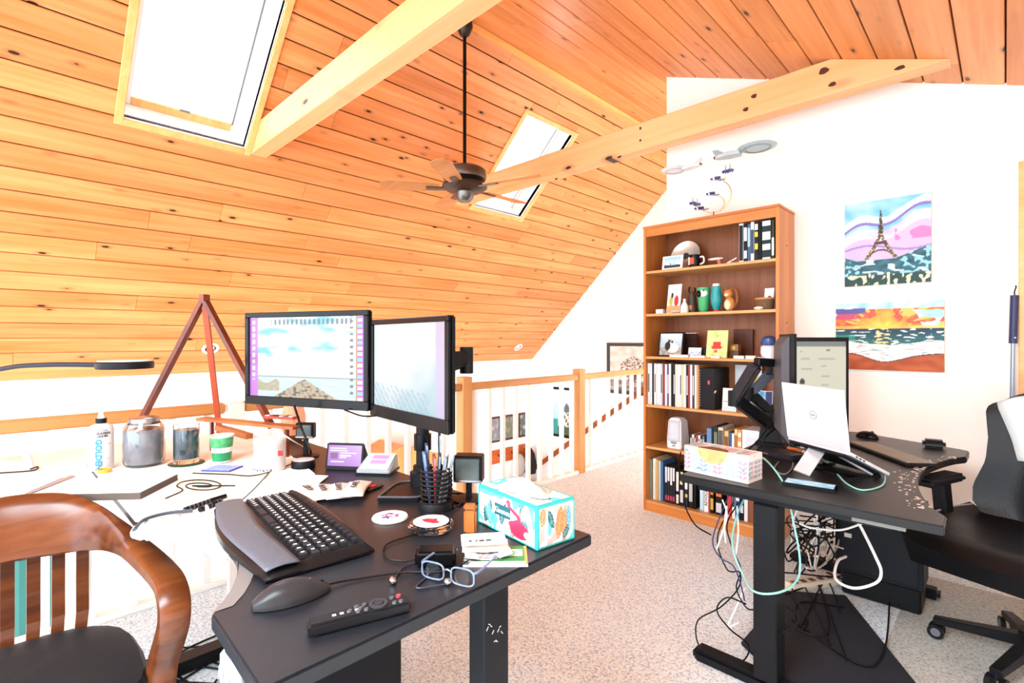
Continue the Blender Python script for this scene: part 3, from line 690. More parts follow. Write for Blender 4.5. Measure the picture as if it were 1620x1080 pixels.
# ------------------------------------------------------------------ pen holder, pens
ph = thing('wire_pen_holder', 'black spiral wire pen cup crowded with pens beside the pole', 'pen holder', (-1.139, .865, ZD))
coil = [(.042*math.cos(a), .042*math.sin(a), .012+.098*a/(2*math.pi*8)) for a in [i*math.pi/10 for i in range(161)]]
MB().tube(coil, .0034, 6).build('coil', BLACK, ph, smooth=True)
MB().lathe([(0, 0), (.05, 0), (.05, .006), (.044, .022), (.036, .022), (.036, .006), (0, .006)], (0, 0, 0), 24).build('base', BLACK, ph, smooth=True)
for k in range(4): a = k*math.pi/2+.5; MB().cyl((.038*math.cos(a), .038*math.sin(a), .01), (.038*math.cos(a), .038*math.sin(a), .112), .0022, n=6).build('upright', BLACK, ph)
pens = [('dark blue', '27386a', -.03, .0, .09, .17), ('steel blue', '4e6c9c', -.015, -.016, .13, .15), ('black', '15161a', .0, .02, .02, .20), ('charcoal', '333539', .012, -.01, -.06, .145), ('silver', 'c4c8cd', .02, .01, -.1, .15), ('red', 'b5343a', -.004, .0, .03, .135), ('grey', '777c84', .026, -.008, -.13, .142), ('clear blue', 'b9d2e8', .018, .02, -.18, .15), ('brown', '5d4a38', -.02, .02, .08, .138)]
for i, (cn, c, x, y, lean, ln) in enumerate(pens):
    base = Vector((-1.139+x*.75, .865+y*.75, ZD+.008)); dirv = Vector((-lean*CT*1.3, -lean*ST*1.3, 1)).normalized(); dirv = Vector((-lean*.9, lean*-.6, 1)).normalized()
    pn = thing('pen', '%s pen standing in the spiral wire cup' % cn, 'pen', base, group='pens in the wire cup')
    MB().cyl((0, 0, 0), dirv*ln*.82, .0046, n=10).build('barrel', mat(c, .35), pn, smooth=True)
    MB().cyl(dirv*ln*.82, dirv*ln, .0052, .004, n=10).build('cap', mat(c, .3, var=.3), pn, smooth=True)
    MB().bar(dirv*ln*.72+Vector((.006, -.002, 0)), dirv*ln*.96+Vector((.006, -.002, 0)), .002, .004).build('clip', STEEL, pn)
# ------------------------------------------------------------------ small speakers / lights on stands
def box_lamp(label, p, hd, w_, h_, d_, rz):
    t = thing('desk_display_lamp', label, 'lamp', p, rz)
    MB().box(-w_/2, w_/2, -d_/2, d_/2, hd, hd+h_).build('head', BLACK, t, bevel=.004)
    MB().box(-w_/2+.008, w_/2-.008, -d_/2-.003, -d_/2+.001, hd+.01, hd+h_-.008).build('face', mat('5d6b6c', .15, .3, var=.3), t)
    MB().box(-w_/2+.002, w_/2-.002, -d_/2-.002, -d_/2, hd+.003, hd+.009).build('face_trim', CHROME, t)
    MB().bar((0, 0, .004), (0, 0, hd), .016, .014, (0, 1, 0)).build('stem', BLACK, t)
    MB().lathe([(0, 0), (.05, 0), (.05, .005), (.01, .01), (0, .01)], (0, 0, 0), 24).build('base', BLACK, t, smooth=True)
box_lamp('black box speaker on a short stem behind the tissue box', Pz(742, 790, ZD), .055, .085, .078, .05, R(38))
box_lamp('small square black speaker on a stem near the salt lamp', Pz(484, 722, ZD), .075, .074, .062, .03, R(40))
# coasters
cs = thing('round_coaster', 'round white coaster with blue and red print beside the pen cup', 'coaster', Pz(617, 820, ZD))
MB().lathe([(0, 0), (.045, 0), (.047, .003), (.045, .007), (0, .007)], (0, 0, 0), 32).build('disc', mat('efe9da', .5), cs, smooth=True)
def coaster_fn(s, t):
    r = math.hypot(s-.5, t-.5)
    c = (.95, .95, .93)
    if r < .42 and nz(s*5, t*5, 8) > .05: c = (.25, .3, .6)
    if r < .36 and nz(s*6+4, t*6, 3) > .15: c = (.75, .2, .22)
    return c
printed('print', .058, .058, 24, 24, coaster_fn, attr_mat('print_matte'), cs, Matrix.Translation((0, 0, .0075)))
oc = thing('glass_paperweight', 'octagonal glass paperweight with a red figure inside', 'paperweight', Pz(682, 838, ZD))
MB().prism([(.058*math.cos(R(22.5+45*k)), .058*math.sin(R(22.5+45*k))) for k in range(8)], .004, .022).build('body', glass('paperweight_glass', 'f4f8fa'), oc, bevel=.005, seg=2)
MB().lathe([(0, .0222), (.044, .0222), (.044, .0226), (0, .0226)], (0, 0, 0), 24).build('print_disc', PAPER, oc)
MB().prism([(-.024, -.012), (-.005, -.016), (.02, -.006), (.026, .008), (.006, .012), (.0, .022), (-.008, .01), (-.02, .004)], .0227, .0232).build('figure', mat('a8323c', .5), oc)
# wooden lighter box
wb = thing('wooden_pocket_case', 'upright tan wooden pocket case in front of the tissue box', 'case', Pz(744, 842, ZD), R(40))
MB().box(-.015, .015, -.01, .01, 0, .055).build('case', wood('case_wood', 'b9743a', '8f4f20', 2, knots=0), wb, bevel=.004, seg=2)
MB().box(-.0155, .0155, -.0105, .0105, .056, .07).build('lid', wood('case_wood', '', ''), wb, bevel=.004, seg=2)
# ------------------------------------------------------------------ tissue box with flamingo
A0, A1, A2 = Pz(850, 872, ZD), Pz(912, 847, ZD), Pz(755, 806, ZD)
xa = Vector((-.231, .03, 0)); L_ = .232; W_ = .118; H_ = .098
ex = -xa.normalized(); cc = A0-ex*L_/2+Vector((-ex.y, ex.x, 0))*W_/2
tb = thing('tissue_box', 'teal tissue box with a pink flamingo and tropical leaves', 'tissue box', (cc.x, cc.y, ZD), math.atan2(ex.y, ex.x))
TEAL = mat('2fb4b2', .45, var=.06)
MB().box(-L_/2, L_/2, -W_/2, W_/2, 0, H_).build('carton', TEAL, tb, bevel=.002)
def leafy(seed, flam=False):
    def fn(s, t):
        x, y = s*L_, t*H_
        c = (.96, .95, .95)
        n = nz(x*22+seed, y*26, seed)
        if n > .12: c = (.97, .68, .66)
        elif n < -.22: c = (.35, .78, .78)
        for (lx, ly, an, ln, wd, cl) in LV[seed]:
            dx, dy = x-lx, y-ly; p = dx*math.cos(an)+dy*math.sin(an); q = -dx*math.sin(an)+dy*math.cos(an)
            if 0 < p < ln and abs(q) < wd*math.sin(math.pi*p/ln)**.7:
                c = cl if abs(q) > .0015 or True else c
                if abs(q) < .0012 or ((p+abs(q)*1.2) % .012) < .0022: c = mixc(cl, (1, 1, 1), .45)
        if flam:
            dx, dy = x-.170, y-.026
            if (dx/.036)**2+(dy/.020)**2 < 1: c = (.86, .16, .3)
            for k in range(24):
                a = k/23; nx_ = .148+.026*math.sin(a*5.2-.4)*(1-.2*a)-.002; ny_ = .034+.048*a
                if math.hypot(x-nx_, y-ny_) < .0065-.002*a: c = (.88, .2, .34)
            if math.hypot(x-.128, y-.081) < .009: c = (.9, .24, .36)
            if 0 < .124-x < .012 and abs(y-.077+(.124-x)*.6) < .004: c = (.97, .9, .85) if .124-x < .006 else (.1, .1, .12)
            if (x-.198)**2/.00012+(y-.022)**2/.00006 < 1: c = (.98, .85, .86)
        if s < .03 or s > .97 or t < .04 or t > .95: c = (.18, .68, .68)
        return c
    return fn
DKT, ORN = (.08, .36, .38), (.93, .45, .2)
LV = {1: [(.03, .01, 1.2, .07, .016, DKT), (.06, .0, 1.9, .08, .012, (.3, .75, .75)), (.2, .02, 1.9, .08, .014, DKT), (.175, .05, 1.0, .05, .012, (.95, .6, .5)), (.10, .02, 1.5, .05, .012, DKT), (.01, .05, .6, .05, .012, (.95, .6, .55)), (.215, .03, 1.9, .07, .011, (.85, .95, .95)), (.135, .0, .9, .07, .012, (.8, .4, .35))],
      2: [(.12, .01, 1.25, .085, .024, ORN), (.16, .0, 1.45, .09, .018, ORN), (.05, .0, 1.6, .09, .012, (.75, .93, .94)), (.1, .04, 2.3, .06, .014, DKT), (.15, .01, .5, .06, .012, DKT), (.02, .05, 1.2, .05, .02, (.93, .5, .3)), (.2, .03, 1.8, .06, .014, (.2, .6, .82))],
      3: [(.05, .02, .8, .08, .014, (.9, .6, .82)), (.15, .03, .3, .07, .014, DKT), (.18, .07, 2.6, .08, .014, (.95, .6, .5)), (.1, .06, -.6, .06, .012, (.3, .7, .7))]}
printed('front_print', L_-.004, H_-.004, 150, 70, leafy(1, True), attr_mat('print_matte'), tb, frame((0, -W_/2-.0006, H_/2), (1, 0, 0), (0, 0, 1)))
printed('side_print', W_-.004, H_-.004, 70, 60, leafy(2), attr_mat('print_matte'), tb, frame((L_/2+.0006, 0, H_/2), (0, 1, 0), (0, 0, 1)))
printed('top_print', L_-.004, W_-.004, 90, 50, leafy(3), attr_mat('print_matte'), tb, Matrix.Translation((0, 0, H_+.0006)))
MB().text('Kleenex', .019, frame((-.012, -W_/2-.0012, .055), (1, 0, 0), (0, 0, 1)), .0003).build('brand_lettering', mat('ffffff', .5), tb)
MB().prism([(-.043, .042), (.02, .042), (.02, .07), (-.043, .07)], -.0004, .0, frame((0, -W_/2-.0007, 0), (1, 0, 0), (0, 0, 1))).build('brand_patch', mat('1b5f66', .5), tb)
MB().lathe([(0, .0006), (1, .0006), (1, .0012), (0, .0012)], (0, 0, H_), 24, sx=.085, sy=.03).build('slot_film', mat('e9e6ef', .3), tb)
def tissue(s, t):
    x = -.075+.15*s+.01*nz(s*4, t*4); a = (t-.5)
    return Vector((x, a*.06*(1+.6*math.sin(s*5)), H_+.0015+.038*math.exp(-(a*3.2)**2)*math.sin(math.pi*s)**.7*(.75+.5*nz(s*5, t*3, 2))+.004*nz(s*14, t*10)**2))
MB().grid(tissue, 26, 16).build('tissue', mat('ffffff', .8, var=.01), tb, smooth=True, solid=.0006)
# ------------------------------------------------------------------ leaflets
g0 = Pz(790, 880, ZD)
gl = thing('green_booklet', 'green and white booklet at the desk edge under leaflets', 'booklet', (g0.x, g0.y, ZD), R(45))
MB().box(-.075, .06, -.05, .045, 0, .004).build('pages', PAPER, gl)
def green_fn(s, t):
    c = (.16, .5, .24)
    if t < .16: c = (.95, .95, .93)
    if s < .2: c = (.3, .32, .33) if nz(s*9, t*9) > 0 else (.9, .9, .88)
    if .3 < s < .6 and .25 < t < .6 and (t*22) % 1 < .5 and (s*40) % 1 < .8: c = (.8, .92, .8)
    if .68 < s < .92 and .45 < t < .8: c = (.93, .95, .92) if not (.74 < s < .86 and .52 < t < .73) else (.55, .75, .6)
    if s > .96: c = (.9, .6, .3)
    return c
printed('cover', .135, .095, 60, 44, green_fn, attr_mat('print_matte'), gl, Matrix.Translation((-.0075, -.0025, .0046)))
def leaflet(label, p, rz, w_, h_, lift, fn, curl=.0):
    t = thing('leaflet', label, 'leaflet', p, rz, group='leaflets beside the tissue box')
    def sf(s, q): return Vector(((s-.5)*w_, (q-.5)*h_, lift+.002*nz(s*3, q*3)+curl*(s-.5)**2*4))
    MB().grid(sf, 10, 6).build('sheet', PAPER, t, smooth=True, solid=.0012)
    printed('print', w_*.92, h_*.92, 36, 24, fn, attr_mat('print_matte'), t, Matrix.Translation((0, 0, lift+.0032)))
    return t
leaflet('white leaflet with a black heading, topmost of the leaflets', Pz(765, 853, ZD+.03), R(52), .098, .062, .0, lambda s, t: (.12, .12, .12) if (.2 < t < .36 and .3 < s < .75 and (s*30) % 1 < .7) or (.12 < s < .2 and .2 < t < .36) else (.98, .98, .97))
leaflet('cream folded card just under the topmost white leaflet', Pz(768, 862, ZD+.018), R(48), .1, .066, .0, lambda s, t: (.95, .93, .88))
leaflet('curled grey printed leaflet lying on the green booklet', Pz(770, 874, ZD+.008), R(58), .1, .07, .0, lambda s, t: mixc((.85, .82, .84), (.4, .36, .38), .5+.8*nz(s*8, t*8)), curl=.008)
# ------------------------------------------------------------------ charger brick
cb = thing('power_brick', 'black power adapter brick with its cord on the left desk', 'charger', Pz(690, 892, ZD), R(48))
MB().box(-.042, .042, -.024, .024, .0, .034).build('case', BLACKG, cb, bevel=.007, seg=3)
MB().tube(spline([(-.042, 0, .012), (-.07, .01, .004), (-.11, .03, .004), (-.12, .1, .004), (-.06, .16, .004), (-.02, .2, .004)]), .002).build('cord', BLACK, cb, smooth=True)
# ------------------------------------------------------------------ eyeglasses
eg = thing('eyeglasses', 'folded clear blue eyeglasses next to the power brick', 'glasses', Pz(706, 925, ZD), R(20))
BLUEG = mat('8fa6cc', .1, trans=.5, var=.5, scale=120)
for s in (-1, 1):
    MB().tube([(s*.033+math.copysign(abs(math.cos(a))**.6, math.cos(a))*.025, .004, .02+math.copysign(abs(math.sin(a))**.6, math.sin(a))*.016) for a in [2*math.pi*i/24 for i in range(24)]], .0018, 6, closed=True).build('lens_rim', BLUEG, eg, smooth=True)
    MB().cyl((s*.033, .0035, .02), (s*.033, .0045, .02), .0165, n=24).build('lens', glass('lens_glass'), eg)
    MB().tube(spline([(s*.057, .004, .03), (s*.062, .02, .03), (s*.06, .09, .028), (s*.05, .125, .012)]), .0026, 6).build('temple', BLUEG, eg, smooth=True)
MB().tube(spline([(-.01, .004, .024), (0, .003, .028), (.01, .004, .024)]), .0018).build('bridge', STEEL, eg, smooth=True)
sm = thing('earphones', 'tangled dark earphones with silver tips near the remote', 'earphones', Pz(665, 915, ZD))
MB().tube(spline([(-.02, -.05, .003), (-.06, .0, .003), (-.05, .04, .003), (0, .02, .003), (.03, -.03, .003), (.06, .02, .003)]), .0018).build('cord', mat('2c3140', .35), sm, smooth=True)
MB().ell((-.02, -.05, .007), .01, .007, .007).build('earbud', CHROME, sm, smooth=True)
MB().ell((.06, .02, .007), .009, .007, .007).build('earbud', CHROME, sm, smooth=True)
# ------------------------------------------------------------------ smart display, gadget, puck
sd = thing('smart_display', 'small smart display with a purple screen under the left monitor', 'display', Pz(546, 742, ZD), R(36))
MB().add([(-.075, -.01, 0), (.075, -.01, 0), (.075, .06, 0), (-.075, .06, 0), (-.075, .006, .095), (.075, .006, .095), (.06, .03, .085), (-.06, .03, .085)], [(3, 2, 1, 0), (4, 5, 6, 7), (0, 1, 5, 4), (1, 2, 6, 5), (2, 3, 7, 6), (3, 0, 4, 7)]).build('body', BLACK, sd, bevel=.004, seg=2)
def pur(s, t):
    c = mixc((.65, .3, .78), (.9, .72, .95), s*.6+t*.4)
    for y, a, b in ((.85, .05, .55), (.74, .05, .6), (.62, .35, .85), (.5, .35, .7), (.4, .35, .55), (.2, .08, .5)):
        if abs(t-y) < .03 and a < s < b: c = (.98, .95, 1)
    if .06 < s < .3 and .35 < t < .62: c = (.5, .1, .5)
    return c
Mx = frame((0, -.0015, .05), (1, 0, 0), (0, .166, .98))
printed('screen', .128, .074, 50, 36, pur, attr_mat('lit_screen', .68), sd, Matrix.Translation((0, -.0022, 0)) @ Mx)
gd = thing('desk_clock', 'silver wedge clock radio with a pink label beside the smart display', 'clock', Pz(598, 746, ZD), R(38))
MB().add([(-.06, -.05, 0), (.06, -.05, 0), (.06, .05, 0), (-.06, .05, 0), (-.06, -.05, .018), (.06, -.05, .018), (.055, .05, .055), (-.055, .05, .055)], [(3, 2, 1, 0), (4, 5, 6, 7), (0, 1, 5, 4), (1, 2, 6, 5), (2, 3, 7, 6), (3, 0, 4, 7)]).build('body', mat('98a2a6', .35), gd, bevel=.004, seg=2)
MB().box(-.062, .062, -.052, .052, 0, .008).build('base', BLACK, gd)
def pk(s, t): return (.95, .55, .75) if .2 < s < .85 and .3 < t < .9 and abs(t-.6) > .03 else (.85, .88, .88)
printed('top_label', .1, .1, 20, 20, pk, attr_mat('print_matte'), gd, frame((0, 0, .0382), (1, 0, 0), (0, .938, .347)))
pu = thing('round_speaker_puck', 'black round puck speaker with pale top beside the smart display', 'speaker', Pz(480, 740, ZD))
MB().lathe([(0, 0), (.04, 0), (.042, .006), (.042, .026), (.038, .031)], (0, 0, 0), 28).build('body', BLACK, pu, smooth=True)
MB().lathe([(.038, .031), (.03, .0325), (0, .0325)], (0, 0, 0), 28).build('top', mat('c9cdd2', .4), pu, smooth=True)
# monitor-stand foot tray
tr = thing('black_desk_tray', 'black curved plastic tray in front of the monitor pole', 'tray', Pz(632, 785, ZD), R(40))
pts = [(-.05, -.06), (.07, -.05), (.085, 0), (.075, .09), (.05, .12), (-.01, .12), (-.04, .08)]
MB().prism(pts, 0, .012).build('base', BLACK, tr, bevel=.004, seg=2)
MB().tube(spline([(x*.92, y*.92, .014) for x, y in pts+pts[:1]], 5), .0035).build('rim', mat('4a4e55', .3), tr, smooth=True)
# food packets
for i, (u, v, rz, c) in enumerate(((486, 778, 84, 'd8d2c8'), (510, 778, 74, 'dedad4'), (536, 776, 64, 'e2dfda'), (563, 773, 50, 'd9d2c8'))):
    p = Pz(u, v, ZD+.005+.004*i)
    lbn = ('leftmost, brown tipped', 'second from the left', 'third from the left, uppermost', 'rightmost, next to the tray')[i]
    t = thing('snack_packet', 'white printed snack packet fanned on the desk, %s' % lbn, 'packet', p, R(rz), group='fanned white snack packets')
    def pf(s, q, k=i): return Vector(((s-.5)*.072*(1-.12*math.sin(math.pi*q)), (q-.5)*.155, .016*math.sin(math.pi*s)*math.sin(math.pi*q)**.6+.0015*nz(s*12+k, q*14)))
    MB().grid(pf, 12, 18).build('wrapper', mat(c, .35, var=.05), t, smooth=True, solid=-.001)
    MB().text(('KVST', 'KAVA', 'KAVST', 'KAFE')[i], .026, Matrix.Translation((0, -.012, .0175)) @ Matrix.Rotation(R(90), 4, 'Z'), .0003, bold=.0004).build('lettering', mat('1a1a1c', .5), t)
ht = thing('heart_packet', 'black packet with a red heart beside the white packets', 'packet', Pz(584, 772, ZD+.001), R(20))
MB().box(-.03, .03, -.035, .035, 0, .006).build('pouch', mat('1b1c1e', .35), ht, bevel=.002)
MB().prism([(0, -.016), (.018, .004), (.016, .016), (.008, .018), (0, .01), (-.008, .018), (-.016, .016), (-.018, .004)], .006, .0085).build('heart', mat('d8232a', .4), ht)
# ------------------------------------------------------------------ art table: bottle, jar, tumbler ...
bo = thing('glazing_bottle', 'white glazing liquid bottle with black cap and cone tip', 'bottle', (-2.33, .27, ZD+.004), 0); bo.scale = (1.0, 1.0, 1.12)
MB().lathe([(0, 0), (.034, 0), (.037, .004), (.037, .125), (.033, .14), (.016, .147), (.0155, .15)], (0, 0, 0), 32).build('body', mat('dfe1e3', .3, var=.02), bo, smooth=True)
MB().lathe([(.0165, .148), (.0165, .163), (.012, .164)], (0, 0, 0), 20).build('cap', BLACK, bo, smooth=True)
MB().lathe([(.0115, .163), (.003, .195), (.0, .196)], (0, 0, 0), 16).build('nozzle', mat('f2f2f0', .35), bo, smooth=True)
va = math.atan2(.27-0, -2.33-0)+math.pi                     # direction from bottle to the desk side (towards the room)
def wrap_text(txt, size, zc, off, rot, m, name, xs=1.0, bold=0):
    tmp = MB().text(txt, size, Matrix.Rotation(rot, 4, 'Z'), .0002, xs=xs, bold=bold)
    vv = []
    for p in tmp.v:
        a = va+(p.x+off)/.0375; r = .0386+p.z
        vv.append(Vector((r*math.cos(a), r*math.sin(a), zc+p.y)))
    tmp.v = vv; return tmp.build(name, m, bo)
BLUE = mat('2c8fc4', .4, var=.03)
wrap_text('GOLDEN', .024, .052, -.008, R(-90), BLUE, 'brand_lettering', bold=.0012)
wrap_text('GLOSS', .0095, .128, .004, 0, BLACK, 'product_lettering'); wrap_text('GLAZING', .0095, .119, .006, 0, BLACK, 'product_lettering', bold=.0003); wrap_text('LIQUID', .0095, .110, .004, 0, BLACK, 'product_lettering', bold=.0003)
wrap_text('gloss medium', .0035, .085, .02, 0, mat('8a8f98', .5), 'small_print'); wrap_text('8 FL OZ', .0035, .038, .018, 0, mat('8a8f98', .5), 'small_print')
yc = thing('ochre_paint_pot', 'low yellow ochre paint pot in front of the glazing bottle', 'paint pot', Pz(165, 747, ZD+.004))
MB().lathe([(0, 0), (.02, 0), (.021, .002), (.021, .012), (.018, .013), (.017, .004), (0, .004)], (0, 0, 0), 24).build('cap', mat('d9a945', .4), yc, smooth=True)
jr = thing('mason_jar', 'glass mason jar with metal lid and murky grey water', 'jar', (-2.29, .39, ZD+.004)); jr.scale = (1.22, 1.22, 1.35)
JG = glass('jar_glass', 'e8f0f4')
jp = [(0, 0), (.04, 0), (.05, .006), (.054, .02), (.055, .09), (.05, .108), (.038, .122), (.037, .128)]
MB().lathe(jp+[(.034, .128), (.035, .12), (.047, .104), (.051, .09), (.051, .02), (.046, .008), (0, .005)], (0, 0, 0), 36).build('glass_wall', JG, jr, smooth=True)
MB().lathe([(0, .006), (.045, .009), (.0505, .022), (.0505, .088), (.046, .1), (0, .1)], (0, 0, 0), 32).build('murky_water', mat('a09da3', .15, var=.45, scale=40), jr, smooth=True)
MB().lathe([(0, .132), (.037, .132), (.0395, .130), (.04, .114), (.038, .113)], (0, 0, 0), 36).build('lid', mat('a3a4a2', .25, .9), jr, smooth=True)
tm = thing('glass_tumbler', 'dark grey water tumbler standing on the green coaster', 'glass', (-2.2, .505, ZD+.0105)); tm.scale = (1.25, 1.25, 1.4)
MB().lathe([(0, 0), (.034, 0), (.0345, .102), (.0325, .102), (.032, .012), (0, .01)], (0, 0, 0), 32).build('glass_wall', glass('tumbler_glass', 'dfe9ec'), tm, smooth=True)
MB().lathe([(0, .0105), (.0317, .0125), (.032, .088), (0, .088)], (0, 0, 0), 32).build('paint_water', mat('5c6a74', .12, var=.6, scale=35), tm, smooth=True)
tag(MB().lathe([(0, 0), (.056, 0), (.06, .004), (.057, .006), (0, .006)], (-2.2, .505, ZD+.0038), 36).build('green_coaster', mat('17493a', .3), smooth=True), 'dark green round coaster under the tumbler', 'coaster')
pt = thing('paper_cup', 'green leaf-printed paper cup behind the blue palette tray', 'cup', (-2.13, .605, ZD+.008)); pt.scale = (1.2, 1.2, 1.25)
MB().lathe([(0, 0), (.025, 0), (.033, .078), (.035, .081), (.032, .08), (.0235, .004), (0, .004)], (0, 0, 0), 32).build('cup', mat('e9efe4', .5), pt, smooth=True)
MB().lathe([(.0259, .004), (.0285, .030)], (0, 0, 0), 32, ring=True).build('green_band', mat('1f8a58', .45, var=.3), pt, smooth=True)
MB().lathe([(.0302, .045), (.0333, .075)], (0, 0, 0), 32, ring=True).build('leaf_band', mat('4aa56a', .45, var=.8, scale=60), pt, smooth=True)
ct = thing('blue_palette_tray', 'blue plastic grid tray in front of the paper cup', 'tray', Pz(352, 742, ZD+.004), R(38))
MB().box(-.055, .055, -.04, .04, 0, .005).build('tray', mat('3c4fae', .4), ct, bevel=.002)
for i in range(5):
    for j in range(3): MB().box(-.05+i*.0205, -.033+i*.0205, -.034+j*.024, -.014+j*.024, .005, .0065).build('well', mat('9fb0e6', .35), ct)
cn = thing('white_canister', 'white paper canister on the left desk beside the paper cup', 'canister', (-1.885, .69, ZD+.0036))
MB().lathe([(0, 0), (.05, 0), (.052, .003), (.052, .098), (.0535, .1), (.0535, .112), (.048, .118), (0, .118)], (0, 0, 0), 36).build('body', mat('d4d6d6', .5, var=.06), cn, smooth=True)
MB().box(.036, .052, -.058, -.052, .06, .078, Matrix.Rotation(R(60), 4, 'Z')).build('red_tab', mat('d9262c', .4), cn)
tmpv = MB()
for k in range(9): tmpv.box(-.003, .003, -.0528, -.0518, .006+.004*(k % 2), .014, Matrix.Rotation(R(-30+k*13), 4, 'Z'))
tmpv.build('printed_marks', mat('55585e', .5), cn)
# drawing board / tablet
def flat(label, name, cat, corners, th, m, edge=None, zb=ZD+.004):
    c = [Pz(u, v, zb+th) for u, v in corners]
    o = MB().prism([(p.x, p.y) for p in c], zb, zb+th).build(name, m, bevel=.001); tag(o, label, cat); return o
db = thing('blank_canvas', 'pale stretched canvas with dark brown edge lying near the chair', 'canvas', Pz(180, 775, ZD))
cq = [Pz(u, v, ZD+.026) for u, v in ((88, 781), (222, 778), (281, 749), (165, 752))]
MB().prism([(p.x, p.y) for p in cq], ZD+.0036, ZD+.0245).build('edge', mat('4c413a', .6), db, world=True)
MB().prism([(p.x, p.y) for p in cq], ZD+.0245, ZD+.026).build('face', mat('dbe4ee', .55, var=.1, scale=8), db, world=True)
flat('white cardboard sheet under the headphone cable coil', 'cardboard_sheet', 'cardboard', ((215, 808), (330, 803), (440, 745), (300, 748)), .002, mat('f0e6d2', .7))
flat('white sheet of paper leaning over the desk centre by the packets', 'paper_sheet', 'paper', ((395, 790), (470, 792), (520, 752), (450, 748)), .0012, PAPER)
flat('grey metal ruler strip on the white table', 'metal_ruler', 'ruler', ((38, 780), (48, 780), (120, 752), (112, 751)), .0015, mat('a9b3c0', .3, .6))
flat('wide pale paper pad at the left end of the white table', 'paper_pad', 'paper', ((-60, 786), (36, 781), (100, 754), (0, 757)), .004, mat('f5f6f8', .6))
# black marker pens
for i, (a, b) in enumerate((((292, 806), (357, 784)), ((316, 806), (350, 792)))):
    p, q = Pz(*a, ZD+.012), Pz(*b, ZD+.012); d = (q-p).normalized()
    t = thing('marker_pen', ('long ribbed black marker pen on the cardboard sheet', 'short black marker pen beside the long one')[i], 'pen', (p+q)/2, group='black markers on the white sheet')
    MB().cyl(p, p+d*((q-p).length*.6), .0065, n=12).build('barrel', BLACK, t, world=True, smooth=True)
    MB().cyl(p+d*((q-p).length*.6), q, .0075, .006, n=12).build('cap', BLACKG, t, world=True, smooth=True)
    for k in range(6): MB().cyl(p+d*(.01+k*.012), p+d*(.014+k*.012), .0073, n=12).build('grip_ring', mat('4a4c50', .4), t, world=True)
def cable(label, pts, r=.0025, m=BLACK, name='cable', k=8):
    o = MB().tube(spline(pts, k), r, 6).build(name, m, smooth=True); tag(o, label, 'cable'); return o
zz = ZD+.009
cable('thin dark cable coiled on the cardboard sheet', [Pz(262, 788, zz)]+[Pz(318+40*math.cos(a)*(1-.04*i), 768+11*math.sin(a)*(1-.05*i), zz+.001*(i % 3)) for i, a in enumerate([2.4+.7*j for j in range(20)])]+[Pz(372, 768, zz)], .002)
cable('black cable running across the papers to the puck speaker', [Pz(*p, zz) for p in ((305, 748), (360, 750), (400, 752), (440, 742), (470, 730), (478, 738))], .002)
cable('black cable from the paper centre to the white sheet', [Pz(*p, zz) for p in ((425, 748), (400, 775), (375, 795), (345, 800))], .002)
# desk lamp with disc head
dl = thing('disc_desk_lamp', 'black gooseneck lamp with a flat round head over the white table', 'lamp', (-2.62, -.75, ZD+.002))
hp = PT(198, 579, .0021)
MB().lathe([(0, -.008), (.078, -.008), (.08, -.004), (.08, .012), (.076, .016), (0, .016)], hp, 36).build('head', BLACK, dl, world=True, smooth=True)
MB().lathe([(0, .0165), (.074, .0165), (.074, .019), (0, .019)], hp, 36).build('head_top', mat('f0f0ee', .3), dl, world=True, smooth=True)
hd_ = Vector((hp.x, hp.y, hp.z+.004))
nk = PT(160, 577, .0021); n1_ = PT(70, 577, .00215); n2_ = PT(0, 584, .0022); n3_ = PT(-120, 615, .0023)
MB().tube(spline([nk, n1_, n2_, n3_, Vector((-2.58, -.62, 1.0)), Vector((-2.62, -.75, ZD+.012))]), .0085, 10).build('gooseneck', mat('1a2430', .4), dl, world=True, smooth=True)
MB().lathe([(0, 0), (.09, 0), (.09, .01), (.02, .018), (0, .018)], (0, 0, 0), 28).build('base', BLACK, dl, smooth=True)
# white over-ear headband / cable loop at left
hb = thing('white_headphones', 'white headphone band arching at the left end of the white table', 'headphones', Pz(20, 740, ZD))
hpts = [Pz(48, 740, ZD+.006), PT(42, 722, .00231), PT(25, 708, .00233), PT(0, 700, .00236), PT(-40, 702, .00238), PT(-75, 740, .0024)]
MB().tube(spline(hpts), .011, 10).build('band', mat('e6ecf6', .4), hb, world=True, smooth=True)
MB().tube(spline([Pz(48, 742, ZD+.007), Pz(60, 738, ZD+.007), Pz(52, 744, ZD+.007), Pz(0, 748, ZD+.007)]), .0025).build('cord', BLACK, hb, world=True, smooth=True)
# ------------------------------------------------------------------ easel
es = thing('table_easel', 'mahogany A-frame table easel standing behind the jars', 'easel', (-2.45, .66, ZD))
ap = PT(323, 472, .00271)
fl_, fr_, fm_ = PT(186, 745, .0026), PT(431, 672, .00255), PT(349, 690, .0029)
fl_ = Vector((-2.6, .31, ZD+.006)); 
MB().bar(ap, PT(222, 668, .00276), .028, .018).build('left_leg', MAHOG, es, world=True)
MB().bar(ap, PT(431, 676, .00262), .028, .018).build('right_leg', MAHOG, es, world=True)
MB().bar(ap, PT(348, 688, .0029), .022, .014).build('back_strut', mat('a8492a', .35), es, world=True)
MB().bar(PT(222, 668, .00276), PT(205, 703, .00277), .022, .014).build('left_foot', MAHOG, es, world=True)
MB().bar(ap+Vector((-.012, -.004, .002)), ap+Vector((.014, .006, .002)), .03, .03).build('hinge_block', MAHOG, es, world=True)
l0, l1 = PT(318, 662, .00268), PT(470, 676, .0025)
MB().bar(l0, l1, .05, .012).build('ledge', wood('easel_ledge', 'c98a58', 'a8552c', 0, knots=0), es, world=True)
MB().bar(PT(345, 676, .0026), PT(395, 690, .0025), .03, .02).build('drawer_block', wood('easel_ledge', '', ''), es, world=True)
